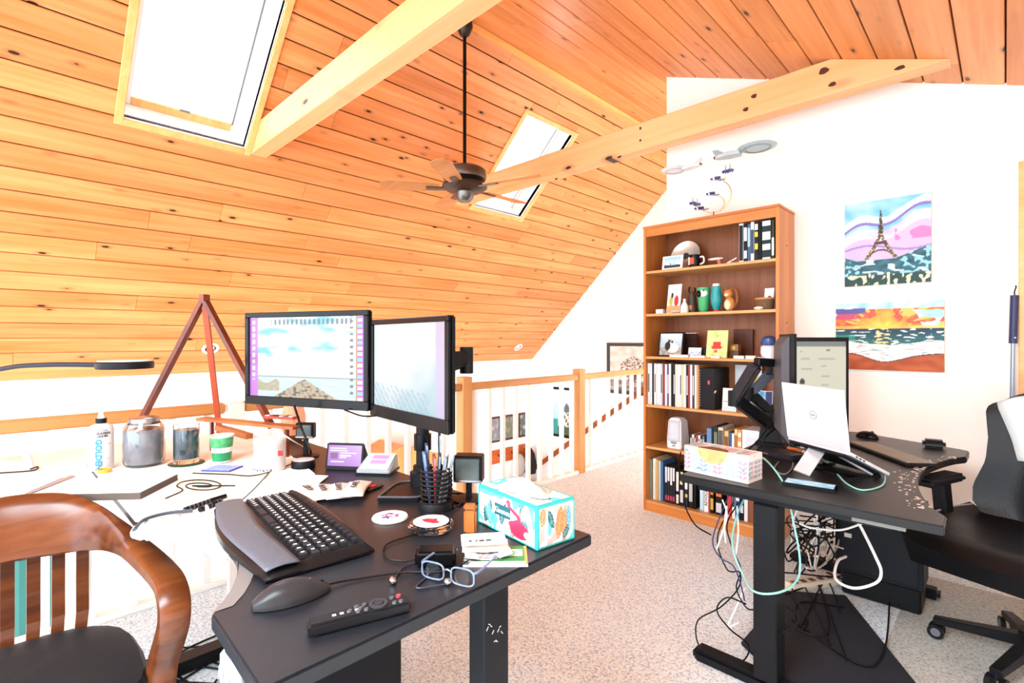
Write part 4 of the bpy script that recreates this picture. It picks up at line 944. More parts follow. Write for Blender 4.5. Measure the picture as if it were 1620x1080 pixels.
for q in (.12, .9):
    b_ = l0.lerp(l1, q); MB().bar(b_, (b_.x, b_.y, ZD+.004), .02, .012).build('ledge_post', MAHOG, es, world=True)
bq = thing('paint_set', 'open paint set lying on the easel ledge', 'paint set', PT(445, 664, .00256)+Vector((0, 0, .006)), R(30))
MB().box(-.07, .07, -.02, .02, .0, .01).build('tray', mat('c8401f', .4), bq)
for k in range(6): MB().box(-.065+k*.022, -.048+k*.022, -.015, .015, .01, .013).build('paint_well', mat(('e8e8ee', '3a4a7a', '222428', 'd6dbe6', '50586e', 'f2f2f2')[k], .4), bq)
# salt lamp
sl = thing('salt_lamp', 'glowing pink salt rock lamp behind the left monitor', 'lamp', (-2.4, .985, ZD))
MB().lathe([(0, 0), (.05, 0), (.052, .02), (.045, .025), (0, .025)], (0, 0, 0), 20).build('wood_base', wood('salt_base', '7a5030', '4a2a14', 0, knots=0), sl, smooth=True)
rk = MB().lathe([(0, .024), (.042, .026), (.056, .06), (.054, .11), (.044, .16), (.026, .2), (0, .21)], (0, 0, 0), 14)
rk.v = [p*1 if p.z < .03 or p.z > .2 else Vector((p.x*(1+.22*nz(p.x*40, p.y*40, p.z*30)), p.y*(1+.22*nz(p.y*40, p.x*40, p.z*30)), p.z)) for p in rk.v]
rk.build('salt_rock', mat('f09a78', .4, var=.25, scale=30, emit=.25), sl)
# desk end cables
cable('black monitor cable hanging below the left monitor', [PT(465, 640, .00205), PT(478, 680, .00208), PT(487, 700, .0021), Pz(492, 715, ZD+.005)], .004)
cable('black cable looping from the left monitor to the arm', [PT(545, 648, .00203), PT(575, 658, .002), PT(610, 656, .00197), PT(645, 655, .0019)], .003)
cable('black power cable beside the pen cup', [Pz(700, 775, ZD+.005), Pz(716, 780, ZD+.005), Pz(735, 782, ZD+.005), Pz(725, 800, ZD+.005), Pz(705, 800, ZD+.005)], .003)
cable('white cord draped from the easel to the small speaker', [PT(440, 682, .0023), PT(462, 696, .0023), Pz(482, 708, ZD+.004)], .0025, WHITE)
for i in range(5):
    rr = random.Random(i+40); p = [Vector((-2.5+.9*rr.random(), .1+.9*rr.random(), .006)) for _ in range(6)]
    cable('black power cord tangled on the carpet under the left desk, %s of five' % ORD[i], p, .004)
cable('black cord dropping from the desk to the carpet', [Vector((-1.9, .9, ZD-.03)), Vector((-1.92, .88, .5)), Vector((-1.88, .8, .15)), Vector((-2.0, .7, .006)), Vector((-2.2, .5, .006))], .004)
# =================================================================== WOODEN CHAIR
ch = thing('wooden_armchair', 'brown oak captain chair with black seat cushion at the lower left', 'chair', (-1.62, 0, 0), R(0))
def W(x, y, z): return Vector((x, y, z))
# path of the continuous back/arm rail (plan view), chair faces +x
half = [(-1.905, 0, .785, .078), (-1.90, .06, .785, .078), (-1.88, .14, .777, .074), (-1.835, .20, .76, .06), (-1.765, .245, .738, .04), (-1.68, .278, .712, .025), (-1.59, .298, .693, .02), (-1.50, .306, .682, .02), (-1.445, .306, .655, .02), (-1.43, .302, .61, .021), (-1.455, .296, .55, .022), (-1.485, .29, .49, .023), (-1.49, .285, .42, .022)]
path = [(x, -y, z, h) for x, y, z, h in half[::-1]][:-1]+half
P_ = spline([Vector((x, y, z)) for x, y, z, h in path], 5)
Hh = spline([Vector((h, 0, 0)) for x, y, z, h in path], 5)
rings = []
for i, p in enumerate(P_):
    a, c = P_[max(0, i-1)], P_[min(len(P_)-1, i+1)]; d = (c-a).normalized(); h = Hh[i].x
    sd = Vector((d.y, -d.x, 0))
    if p.z < .69: sd = Vector((0, -1 if p.y > 0 else -1, 0)) if p.y > 0 else Vector((0, -1, 0))
    sd.normalize(); up = d.cross(sd) * -1
    if p.z < .69 and p.y < 0: pass
    up = sd.cross(d); up.normalize()
    wv = .017+.018*max(0, 1-(h-.02)/.03) if h < .05 else .017
    lean = Vector((-.12*h/.07*max(0, min(1, (h-.03)/.045)), 0, 0))
    pr = []
    for k in range(12):
        t = 2*math.pi*k/12; cx, cz = math.cos(t), math.sin(t)
        pr.append(p+sd*wv*math.copysign(abs(cx)**.6, cx)+up*h*math.copysign(abs(cz)**.6, cz)+lean*.3*cz)
    rings.append(pr)
MB().loft(rings).build('back_and_arm_rail', CHAIRW, ch, smooth=True, world=True)
for k in range(8):
    y = -.168+.048*k; xb = -1.895+.35*y*y*2
    MB().loft([[W(xb+.01+dx+.0*zz_, y+dy, zz_) for dx, dy in ((-.007, -.013), (.007, -.013), (.007, .013), (-.007, .013))] if zz_ < .5 else [W(xb-.012*math.sin((zz_-.44)/.3*3.1)+dx, y*1.05+dy, zz_) for dx, dy in ((-.007, -.014), (.007, -.014), (.007, .014), (-.007, .014))] for zz_ in (.44, .52, .6, .68, .745)]).build('back_slat', CHAIRW, ch, world=True)
so = []
for i in range(28):
    t = 2*math.pi*i/28; so.append((-1.61+.265*math.copysign(abs(math.cos(t))**.65, math.cos(t)), .275*math.copysign(abs(math.sin(t))**.65, math.sin(t))))
MB().prism(so, .405, .445).build('seat', CHAIRW, ch, bevel=.01, seg=2, world=True)
cr = []
for z, k in ((.446, .86), (.452, .95), (.475, .99), (.492, .95), (.503, .8), (.507, .5), (.507, .1)):
    cr.append([W(-1.61+(x+1.61)*k, y*k, z+.003*nz(x*9, y*9)) for x, y in so])
MB().loft(cr).build('seat_cushion', mat('1d1f22', .5, bump=.15, bscale=300), ch, smooth=True, world=True)
for sx, sy in ((-1.84, -.2), (-1.84, .2), (-1.44, -.2), (-1.44, .2)):
    MB().cyl((sx, sy, .41), (sx+(.04 if sx > -1.6 else -.05), sy*1.2, 0), .02, .014, n=12).build('leg', CHAIRW, ch, smooth=True, world=True)
for sy in (-.21, .21): MB().cyl((-1.85, sy, .2), (-1.42, sy, .2), .011, n=10).build('stretcher', CHAIRW, ch, smooth=True, world=True)
# =================================================================== BOOKCASE
BX0, BX1, BY0, BY1, BH = -1.968, -1.018, 3.445, 3.765, 2.126
bk = thing('bookcase', 'tall oak veneer bookcase with six filled shelves against the gable wall', 'bookcase', ((BX0+BX1)/2, 3.6, 0))
for x in (BX0, BX1-.02): MB().box(x, x+.02, BY0, BY1, 0, BH).build('side_panel', OAKZ, bk, bevel=.0015, world=True)
MB().box(BX0+.02, BX1-.02, BY1-.008, BY1, 0, BH).build('back_panel', BACKW, bk, world=True)
MB().box(BX0-.004, BX1+.004, BY0-.004, BY1, BH, BH+.018).build('top_panel', OAKX, bk, bevel=.002, world=True)
MB().box(BX0+.02, BX1-.02, BY0+.006, BY0+.022, BH-.06, BH).build('top_fascia', OAKX, bk, world=True)
MB().box(BX0+.02, BX1-.02, BY0+.004, BY0+.022, 0, .06).build('kick_board', OAKX, bk, world=True)
SZ = [1.805, 1.483, 1.163, .80, .486, .078]
SHELF = wood('shelf_edge', 'e0ad70', 'c98b4c', 0, knots=0, rand=.05)
for z in SZ: MB().box(BX0+.02, BX1-.02, BY0+.006, BY1-.008, z-.018, z).build('shelf', SHELF, bk, world=True)
for z in (1.9, 1.4): MB().cyl((BX1-.0005, 3.6, z), (BX1+.002, 3.6, z), .006, n=10).build('screw_cap', DGREY, bk, world=True)
def bxat(u, Y): return PY(u, 500, Y).x
def book(label, x0, x1, z, h, c, Y0=BY0+.03, dep=.2, band=None, lean=0, name='book', cat='book', group=None, paper=True, stripe=None):
    x0 += .0004; x1 -= .0004
    t = thing(name, label, cat, ((x0+x1)/2, Y0, z), 0, group)
    w2 = (x1-x0)/2
    t.rotation_euler = (0, lean, 0)
    MB().box(-w2, w2, 0, dep, 0, h).build('cover', mat(c, .45, var=.1), t, bevel=min(.001, w2*.3))
    if band:
        for (q0, q1, bc) in band: MB().box(-w2*.86, w2*.86, -.0008, 0, h*q0, h*q1).build('spine_print', mat(bc, .5), t)
    return t
def upx(u0, u1, Y): return bxat(u0, Y), bxat(u1, Y)
YBK = BY0+.05
def vheight(u, v, z, Y): return PY(u, v, Y).z-z
# ---- shelf 1
z = SZ[0]
pl = thing('silver_plate', 'round silver commemorative plate leaning on the top shelf', 'plate', PY(1081, 422, 3.62))
pl.location.z = z
pc_ = PY(1081, 405, 3.66); rr_ = .115
Mp = frame((0, .045, rr_+.002), (1, 0, 0), (0, .25, 1))
MB().lathe([(0, .004), (rr_*.62, .004), (rr_*.7, .008), (rr_*.96, .014), (rr_, .016), (rr_, .012), (rr_*.7, .003), (0, 0)], (0, 0, 0), 40, Mp).build('dish', mat('d9dbd2', .25, .6, var=.1), pl, smooth=True)
MB().lathe([(0, .0046), (.026, .0046), (.026, .0052), (0, .0052)], (0, 0, 0), 24, Mp).build('emblem', mat('3a3a34', .5), pl)
def card(label, u0, u1, v1, z, Y, fn, th=.006, nx=40, ny=30, name='photo_card', cat='photo', edge=WHITE, lean=.18, border=.08, h=None, group=None):
    a, b = PY(u0, v1, Y), PY(u1, v1, Y); wd = b.x-a.x; h = h or (PY((u0+u1)/2, v1, Y).z-z)
    t = thing(name, label, cat, ((a.x+b.x)/2, Y, z), 0, group)
    M = frame((0, 0, h/2), (1, 0, 0), (0, lean, 1)) @ Matrix.Translation((0, 0, 0))
    MB().box(-wd/2, wd/2, -h/2, h/2, -th, 0, M).build('card', edge, t)
    printed('print', wd*(1-border), h*(1-border), nx, ny, fn, attr_mat('print_matte'), t, M @ Matrix.Translation((0, 0, .0008)))
    return t
def skyline(s, t):
    c = mixc((.93, .97, 1), (.55, .78, .93), t)
    if t < .25+.12*abs(nz(s*9, 1))+(.2 if abs(s-.38) < .03 or abs(s-.6) < .02 else 0): c = (.18, .22, .25)
    return c
card('white bordered harbour skyline postcard on the top shelf', 1048, 1080, 404, z, 3.475, skyline, border=.2)
mg = thing('black_mug', 'black mug with orange print and white handle on the top shelf', 'mug', (bxat(1099, 3.52), 3.52, z))
MB().lathe([(0, 0), (.038, 0), (.04, .004), (.04, .092), (.037, .092), (.036, .008), (0, .008)], (0, 0, 0), 28).build('cup', BLACKG, mg, smooth=True)
MB().tube(spline([(.038, 0, .075), (.065, -.004, .072), (.068, -.004, .035), (.038, 0, .022)]), .006, 8).build('handle', WHITE, mg, smooth=True)
MB().box(-.02, .012, -.0415, -.038, .025, .07).build('print_patch', mat('d2552f', .5), mg)
MB().box(-.028, -.02, -.039, -.034, .02, .075).build('print_edge', WHITE, mg)
ty = thing('toy_shuttle', 'white toy shuttle with a flat nose on the top shelf', 'toy', (bxat(1132, 3.5), 3.5, z))
MB().ell((0, 0, .045), .055, .02, .009).build('hull', WHITE, ty, smooth=True)
MB().bar((.02, 0, .04), (.03, 0, .003), .01, .02).build('stand', mat('b4664a', .5), ty)
ty2 = thing('toy_rocket', 'small white toy rocket leaning beside the upright books', 'toy', (bxat(1158, 3.52), 3.52, z))
MB().cyl((-.03, 0, .008), (.03, 0, .04), .008, .004, n=12).build('body', WHITE, ty2, smooth=True)
MB().bar((.0, 0, .02), (.02, 0, .004), .03, .006).build('fin', mat('9a5a3a', .5), ty2)
bks = [(1169, 1176, 'e9edf0', 'white', [(.05, .95, '20262c')]), (1176.5, 1182, '111418', 'black', [(.55, .9, 'e8e8e8'), (.1, .3, 'e8e8e8')]), (1182.5, 1187, '2a5a86', 'blue', [(.4, .9, '9cc4dc')]), (1187.5, 1193, 'dfe6ea', 'pale', [(.2, .8, '27405e')]), (1193.5, 1199.5, '1a1c24', 'dark', [(.62, .75, 'e9c534'), (.3, .45, 'e9c534'), (.8, .95, 'f0f0f0')]), (1200, 1204.5, '0c0d10', 'jet black', None), (1205, 1220, '173034', 'wide dark teal', [(.85, .97, 'f2f2f2'), (.5, .7, 'dfe7e4'), (.25, .4, 'c8d5d2'), (.03, .07, 'f0f0f0')]), (1220.5, 1225, '3c3a26', 'olive', [(.1, .55, 'e6e6dc')])]
for i, (u0, u1, c, nm, bd) in enumerate(bks):
    x0, x1 = upx(u0, u1, YBK)
    book('%s tall book on the top shelf, %s of the eight at the right' % (nm, ORD[i]), x0, x1, z, .262-.006*(i % 3), c, Y0=YBK, band=bd, group='tall books on the top shelf')
# ---- shelf 2
z = SZ[1]
def gcard(s, t):
    c = (.96, .95, .94)
    if t < .25: c = (.85, .65, .4)
    if math.hypot((s-.28)*1.1, (t-.42)*.9) < .16: c = (.72, .7, .3)
    if math.hypot(s-.7, (t-.42)*.9) < .17: c = (.82, .15, .18)
    if math.hypot(s-.35, t-.62) < .1: c = (.15, .12, .1)
    return c
card('greeting card with yellow and red figures on the second shelf', 1056, 1077, 449, z, 3.53, gcard, border=.04)
sbx = thing('small_white_box', 'small white box at the left end of the second shelf', 'box', (bxat(1043, 3.5), 3.5, z)); MB().box(-.03, .03, 0, .05, 0, .028).build('box', mat('e6ecf2', .5), sbx, bevel=.002); MB().box(-.031, .031, -.001, .051, .028, .036).build('lid', mat('cfd9e4', .5), sbx, bevel=.002)
tag(MB().ell((bxat(1069, 3.49), 3.49, z+.014), .04, .025, .014).build('grey_stone', mat('c9c5ba', .7), smooth=True), 'smooth grey stone in front of the greeting card', 'stone')
def figurine(label, u, Y, name, cat, parts, z=z, rz=0):
    t = thing(name, label, cat, (bxat(u, Y), Y, z), rz)
    for pn, fnc, m in parts: fnc(MB()).build(pn, m, t, smooth=True)
    return t
figurine('white cone shaped figurine on the second shelf', 1083, 3.5, 'white_figurine', 'figurine', [('robe', lambda m: m.lathe([(0, 0), (.03, 0), (.026, .05), (.008, .085), (0, .088)], n=18), WHITE), ('head', lambda m: m.ell((0, 0, .094), .011, .011, .011), WHITE)])
figurine('dark horned figurine behind the white cone on the second shelf', 1095, 3.57, 'dark_figurine', 'figurine', [('body', lambda m: m.lathe([(0, 0), (.034, 0), (.036, .05), (.026, .09), (.03, .12), (.02, .15), (0, .155)], n=16), mat('4a3b30', .5, var=.4)), ('left_horn', lambda m: m.tube(spline([(-.014, 0, .14), (-.024, 0, .17), (-.018, 0, .195)]), .006), BLACK), ('right_horn', lambda m: m.tube(spline([(.014, 0, .14), (.024, 0, .165), (.018, 0, .185)]), .006), BLACK), ('face', lambda m: m.ell((0, -.03, .04), .018, .012, .022), mat('b98452', .5))])
figurine('green and white parrot shaped mug on the second shelf', 1113, 3.52, 'parrot_mug', 'mug', [('body', lambda m: m.lathe([(0, 0), (.028, 0), (.034, .03), (.038, .08), (.044, .13), (.046, .175), (.042, .175), (0, .165)], n=22), mat('35a869', .25, var=.1)), ('face', lambda m: m.ell((.002, -.02, .135), .038, .03, .036), mat('eef2ee', .3)), ('beak', lambda m: m.ell((-.014, -.046, .13), .018, .013, .024), BLACKG), ('eye', lambda m: m.ell((.02, -.046, .152), .006, .005, .006), BLACKG)])
figurine('teal bird shaped bottle with a red foot on the second shelf', 1133, 3.52, 'teal_bottle', 'bottle', [('body', lambda m: m.lathe([(0, .012), (.018, .014), (.034, .06), (.038, .1), (.03, .15), (.034, .175), (0, .18)], n=22), mat('1b9aa2', .25)), ('foot', lambda m: m.lathe([(0, 0), (.018, 0), (.016, .016), (0, .016)], n=16), mat('d63a32', .4)), ('stopper', lambda m: m.lathe([(.024, .178), (.024, .196), (0, .197)], n=16), WHITE)])
figurine('tan seated squirrel figurine on the second shelf', 1154, 3.52, 'squirrel_figurine', 'figurine', [('body', lambda m: m.ell((0, 0, .05), .036, .032, .05), mat('c98a4a', .4)), ('belly', lambda m: m.ell((-.004, -.02, .045), .024, .018, .036), mat('f0dcb4', .4)), ('head', lambda m: m.ell((-.006, -.006, .122), .03, .028, .032), mat('c08042', .4)), ('left_ear', lambda m: m.ell((-.024, 0, .152), .008, .006, .012), mat('8a5224', .4)), ('right_ear', lambda m: m.ell((.012, 0, .154), .008, .006, .012), mat('8a5224', .4)), ('muzzle', lambda m: m.ell((-.01, -.03, .112), .014, .01, .011), mat('f4e2c0', .4)), ('tail', lambda m: m.tube(spline([(.025, .02, .03), (.045, .02, .08), (.036, .02, .14), (.03, .02, .15)]), .012, 10), mat('8a5224', .5))])
bsk = thing('wicker_basket', 'small brown wicker basket at the right of the second shelf', 'basket', (bxat(1210, 3.52), 3.52, z))
MB().lathe([(0, 0), (.045, 0), (.052, .05), (.05, .075), (.046, .07), (.042, .008), (0, .008)], (0, 0, 0), 24, sx=1.1).build('bowl', mat('6a5138', .8, bump=.8, bscale=90), bsk, smooth=True)
MB().tube([(.056*math.cos(a), .051*math.sin(a), .074) for a in [2*math.pi*i/24 for i in range(24)]], .006, 6, closed=True).build('rim', mat('c99b5e', .6), bsk, smooth=True)
tag(MB().ell((bxat(1200, 3.475), 3.475, z+.012), .03, .018, .012).build('seashell', mat('eadfcd', .5), smooth=True), 'pale seashell in front of the wicker basket', 'seashell')
card('white note card with a dark bird standing behind the basket', 1209, 1224, 455, z, 3.6, lambda s, t: (.12, .12, .12) if .4 < s < .75 and .45 < t < .6-.1*s+.1 else (.97, .97, .97), border=.02)
# ---- shelf 3
z = SZ[2]
def wed(s, t):
    c = mixc((.55, .68, .75), (.82, .9, .93), t)
    if t < .35: c = mixc((.5, .52, .5), (.7, .7, .66), nz(s*7, t*9)+.5)
    if math.hypot((s-.6)*.8, t-.33) < .22: c = (.9, .89, .86)
    if math.hypot((s-.36)*1.5, (t-.42)) < .2: c = (.08, .07, .08)
    if math.hypot(s-.42, t-.66) < .07 or math.hypot(s-.56, t-.62) < .06: c = (.3, .2, .16)
    return c
al = card('spiral bound photo album with a couple on its cover on the third shelf', 1042, 1081, 525, z, 3.5, wed, th=.02, name='photo_album', cat='album', edge=BLACK, border=.12)
for k in range(8): MB().tube([(-.085+.01*math.cos(a), .004+.012*math.sin(a), .02+k*.018) for a in [2*math.pi*i/10 for i in range(10)]], .002, 5, closed=True).build('binding_ring', CHROME, al, smooth=True)
lth = thing('dark_panel', 'dark brown panel standing behind the spiral photo album', 'album', (bxat(1082, 3.62), 3.62, z)); MB().box(-.1, .1, 0, .03, 0, .18).build('cover', mat('3a2218', .5, bump=.4, bscale=60), lth, bevel=.008, seg=2); MB().box(-.098, .098, -.001, .03, .172, .178).build('pale_strip', mat('d9cbb4', .7), lth)  # dark brown slab with a pale strip near its top
card('small blue and white picture card on the third shelf', 1089, 1109, 545, z, 3.5, lambda s, t: mixc((.95, .97, 1), (.25, .42, .75), max(0, 1.2*nz(s*5, t*5)+.55-t)), border=.06, h=.07)
tag(MB().box(bxat(1109, 3.52), bxat(1117, 3.52), 3.52, 3.6, z, z+.07).build('black_box', BLACK, bevel=.003), 'small black box right of the blue picture card', 'box')
def grn(s, t):
    c = mixc((.72, .84, .5), (.85, .92, .65), .5+nz(s*4, t*4))
    if abs(s-.5) < .17+.05*(1-t) and .3 < t < .58: c = (.88, .2, .18)
    if .36 < t < .42 and abs(s-.5) < .27: c = (.88, .2, .18)
    if .18 < t < .3 and abs(s-.47) < .08: c = (.86, .3, .28)
    if math.hypot(s-.52, t-.8) < .03: c = (.15, .2, .15)
    return c
card('pale green greeting card with a red lamp drawing on the third shelf', 1118, 1151, 522, z, 3.5, grn, border=.01, edge=mat('b9c46a', .5), th=.012)
wbx = thing('gilt_wooden_box', 'small gilt wooden box beside the green greeting card', 'box', (bxat(1160, 3.56), 3.56, z)); MB().box(-.035, .035, 0, .06, 0, .045).build('body', mat('6a4a24', .4), wbx, bevel=.002); MB().box(-.034, .034, .0, .058, .046, .095).build('upper_drawer', mat('8c6830', .4), wbx, bevel=.002); MB().lathe([(0, .0), (.014, 0), (.014, .003), (0, .003)], (0, 0, 0), 16, frame((0, -.001, .07), (1, 0, 0), (0, 0, 1))).build('medallion', mat('d9b35c', .3, .6), wbx)
tag(MB().box(bxat(1160, 3.72), bxat(1191, 3.72), 3.72, 3.745, z, z+.2).build('wooden_plaque', wood('plaque', '6b3a22', '4a2412', 2, knots=0), bevel=.003), 'plain brown wooden plaque leaning at the back of the third shelf', 'plaque')
bj = thing('blue_white_jar', 'round blue and white jar at the right of the third shelf', 'jar', (bxat(1217, 3.5), 3.5, z)); MB().lathe([(0, 0), (.04, 0), (.052, .04), (.05, .08), (.04, .09)], (0, 0, 0), 22).build('bowl', mat('e3ebf4', .3, var=.1), bj, smooth=True); MB().lathe([(.046, .09), (.05, .1), (.044, .135), (.02, .15), (0, .152)], (0, 0, 0), 22).build('dome_lid', mat('35528c', .25, var=.5, scale=60), bj, smooth=True)
for i, (u0, u1, h, c, nm) in enumerate(((1061, 1090, .018, 'efe2c4', 'cream'), (1093, 1116, .016, 'e2c684', 'tan'), (1126, 1140, .012, 'dfe0d8', 'grey'), (1162, 1178, .02, 'cfe0d0', 'pale green'), (1181, 1196, .022, 'e9d9a8', 'buff'), (1198, 1209, .016, 'b8322c', 'red'))):
    x0, x1 = upx(u0, u1, 3.475)
    t = thing('small_notebook', '%s little notebook lying flat at the front of the third shelf' % nm, 'notebook', ((x0+x1)/2, 3.47, z), group='little notebooks on the third shelf')
    dd = {1093: .025, 1126: .02}.get(u0, .02)
    MB().box(-(x1-x0)/2, (x1-x0)/2, -.012, -.012+dd, 0, h*.8).build('pages', PAPER, t); MB().box(-(x1-x0)/2-.001, (x1-x0)/2+.001, -.013, -.012+dd, h*.8, h).build('cover', mat(c, .5), t)
# ---- shelf 4: records
z = SZ[3]
cl = [('e8eef2', 'pale grey'), ('d8e2e8', 'ice blue'), ('1b1d22', 'black'), ('f2f2ee', 'white'), ('cfd6d8', 'grey'), ('c9e0ec', 'light blue'), ('bcd3e4', 'sky blue'), ('8c2a26', 'dark red'), ('f0f0ea', 'ivory'), ('3a4a7a', 'navy'), ('efe9dc', 'cream'), ('1a1a1c', 'jet black'), ('2c2a26', 'charcoal'), ('e9e2c8', 'parchment'), ('f4f4f2', 'bright white'), ('dcdad4', 'stone'), ('e6c9a0', 'tan'), ('f0efe8', 'off-white'), ('22262c', 'slate'), ('982f2c', 'brick red'), ('d5e1ea', 'pale blue'), ('2f3a40', 'dark teal'), ('e7e3da', 'bone'), ('c98d52', 'orange brown')]
u = 1024.5; rnd = random.Random(11); i = 0
us = [1024.5+(1105-1024.5)*k/24 for k in range(25)]
for i, (c, nm) in enumerate(cl):
    x0, x1 = upx(us[i], us[i+1], BY0+.03)
    t = thing('record_sleeve', '%s record sleeve spine in the row on the fourth shelf' % nm, 'record', ((x0+x1)/2, BY0+.03+.006*rnd.random(), z), group='record sleeves on the fourth shelf')
    w2 = (x1-x0)/2-.0006; h = .312-.005*rnd.random()
    MB().box(-w2, w2, 0, .285, 0, h).build('sleeve', mat(c, .5, var=.1), t)
    if i % 3 == 0: MB().box(-w2*.5, w2*.5, -.0006, 0, h*.3, h*.75).build('spine_print', mat('4a4a4a' if lin(c)[0] > .3 else 'd8d8d8', .5), t)
x0, x1 = upx(1106.5, 1131, BY0+.05)
bb = thing('black_box_set', 'black boxed set with a red rose print beside the records', 'box set', ((x0+x1)/2, BY0+.05, z)); MB().box(-(x1-x0)/2, (x1-x0)/2, 0, .25, 0, .29).build('box', mat('141214', .4), bb, bevel=.002)
MB().ell((.012, -.001, .19), .009, .002, .016).build('rose_print', mat('b8545a', .5), bb); MB().ell((-.014, -.001, .14), .006, .002, .012, M=Matrix.Rotation(R(30), 4, 'Y')).build('leaf_print', mat('c9b478', .5), bb)
for k in range(14): MB().box(-(x1-x0)/2-.0002, -(x1-x0)/2+.006, -.0012, 0, .02+k*.019, .028+k*.019).build('spine_dot', mat('cfc9b8', .5), bb)
def sea(s, t): return mixc((.75, .87, .93), (.93, .96, .98), t) if abs(t-.4) > .02 else (.4, .5, .55)
card('white framed seascape photo on the fourth shelf behind the monitor arm', 1143, 1165, 614, z, 3.52, sea, border=.12, th=.012, name='framed_photo', lean=.12)
card('blue coastal photo on the fourth shelf right of the monitor arm', 1193, 1222, 618, z, 3.56, lambda s, t: mixc((.2, .55, .75), (.75, .9, .95), .5+nz(s*4, t*4)) if s < .65 else (.12, .2, .42), border=.04, th=.012, name='framed_photo', lean=.1)
tag(MB().box(bxat(1163, 3.70), bxat(1205, 3.70), 3.70, 3.715, z, z+.31).build('record_album', mat('d9e2e8', .5, var=.1)), 'pale blue record album facing out at the back of the fourth shelf', 'record')
# ---- shelf 5
z = SZ[4]
sp = thing('desk_speaker', 'white and grey computer speaker on the fifth shelf', 'speaker', (bxat(1066, 3.5), 3.5, z))
MB().loft([[(-.055, 0, 0), (.055, 0, 0), (.058, .13, 0), (-.058, .13, 0)], [(-.056, 0, .06), (.056, 0, .06), (.06, .13, .06), (-.06, .13, .06)], [(-.05, .008, .2), (.05, .008, .2), (.05, .12, .2), (-.05, .12, .2)], [(-.035, .02, .225), (.035, .02, .225), (.035, .1, .225), (-.035, .1, .225)]]).build('cabinet', mat('e9ebee', .4), sp, bevel=.006, seg=2)
MB().grid(lambda s, t: Vector(((s-.5)*.092*(1-.1*t), -.004-.006*math.sin(math.pi*s)+.008*t, .055+t*.15)), 8, 6).build('grille', mat('cfd8e2', .6, bump=.4, bscale=700), sp, smooth=True, solid=.002)
MB().ell((0, -.002, .045), .025, .004, .012).build('bass_port', mat('8f99a6', .4), sp, smooth=True); MB().box(-.012, .012, -.003, 0, .018, .026).build('logo_plate', mat('6a727c', .4), sp)
cds = ['2a2c30', 'e8e4dc', '3a3c44', 'b03a3a', 'dfe6ea', '22242a', '5a6a7a']
for i, c in enumerate(cds):
    x0, x1 = upx(1091.5+i*3.3, 1094.5+i*3.3, 3.5)
    t = thing('disc_case', '%s plastic disc case on the fifth shelf, counted from the speaker' % ORD[i], 'disc case', ((x0+x1)/2, 3.5, z), group='disc cases on the fifth shelf'); MB().box(-(x1-x0)/2, (x1-x0)/2, 0, .14, 0, .124).build('case', mat(c, .3), t); MB().box(-(x1-x0)/2*.5, (x1-x0)/2*.5, -.0006, 0, .02, .1).build('spine_print', mat('cfcfcf' if lin(c)[0] < .3 else '444444', .5), t)
b5 = [(1118, 1125.5, .185, '5f86b4', 'blue', None), (1126, 1128.5, .18, '23282c', 'thin black', None), (1129, 1135, .205, '2b3432', 'dark green', [(.3, .8, '6a7a70')]), (1136, 1144, .2, 'c9cab8', 'sage', [(.1, .9, '4a4f48')]), (1146, 1152.5, .18, 'e3b672', 'orange', [(.3, .8, '7a4a20')]), (1153, 1157, .175, '37588c', 'navy blue', None), (1157.5, 1161.5, .17, 'd9e0e4', 'pale grey', None), (1162, 1166.5, .2, 'eacb92', 'buff', [(.3, .8, 'a86a30')]), (1167, 1173, .2, 'd99a5c', 'orange striped', [(.1, .25, 'f2e6cc'), (.45, .6, 'f2e6cc'), (.75, .9, 'f2e6cc')])]
for i, (u0, u1, h, c, nm, bd) in enumerate(b5):
    x0, x1 = upx(u0, u1, 3.49); book('%s upright book on the fifth shelf' % nm, x0, x1, z, h, c, Y0=3.49, band=bd, group='books on the fifth shelf')
wx = thing('white_storage_box', 'white box with a grey window label on the fifth shelf', 'box', ((bxat(1174, 3.48)+bxat(1209, 3.48))/2, 3.48, z)); hw = (bxat(1209, 3.48)-bxat(1174, 3.48))/2
MB().box(-hw, hw, 0, .2, 0, .2).build('body', mat('f2f3f5', .5), wx, bevel=.003); MB().box(-hw*.7, hw*.35, -.001, 0, .1, .16).build('label', mat('d3d6de', .5), wx); MB().box(-hw-.001, hw*.55, -.0015, .2, .2, .206).build('lid', mat('e2e7f0', .5), wx)
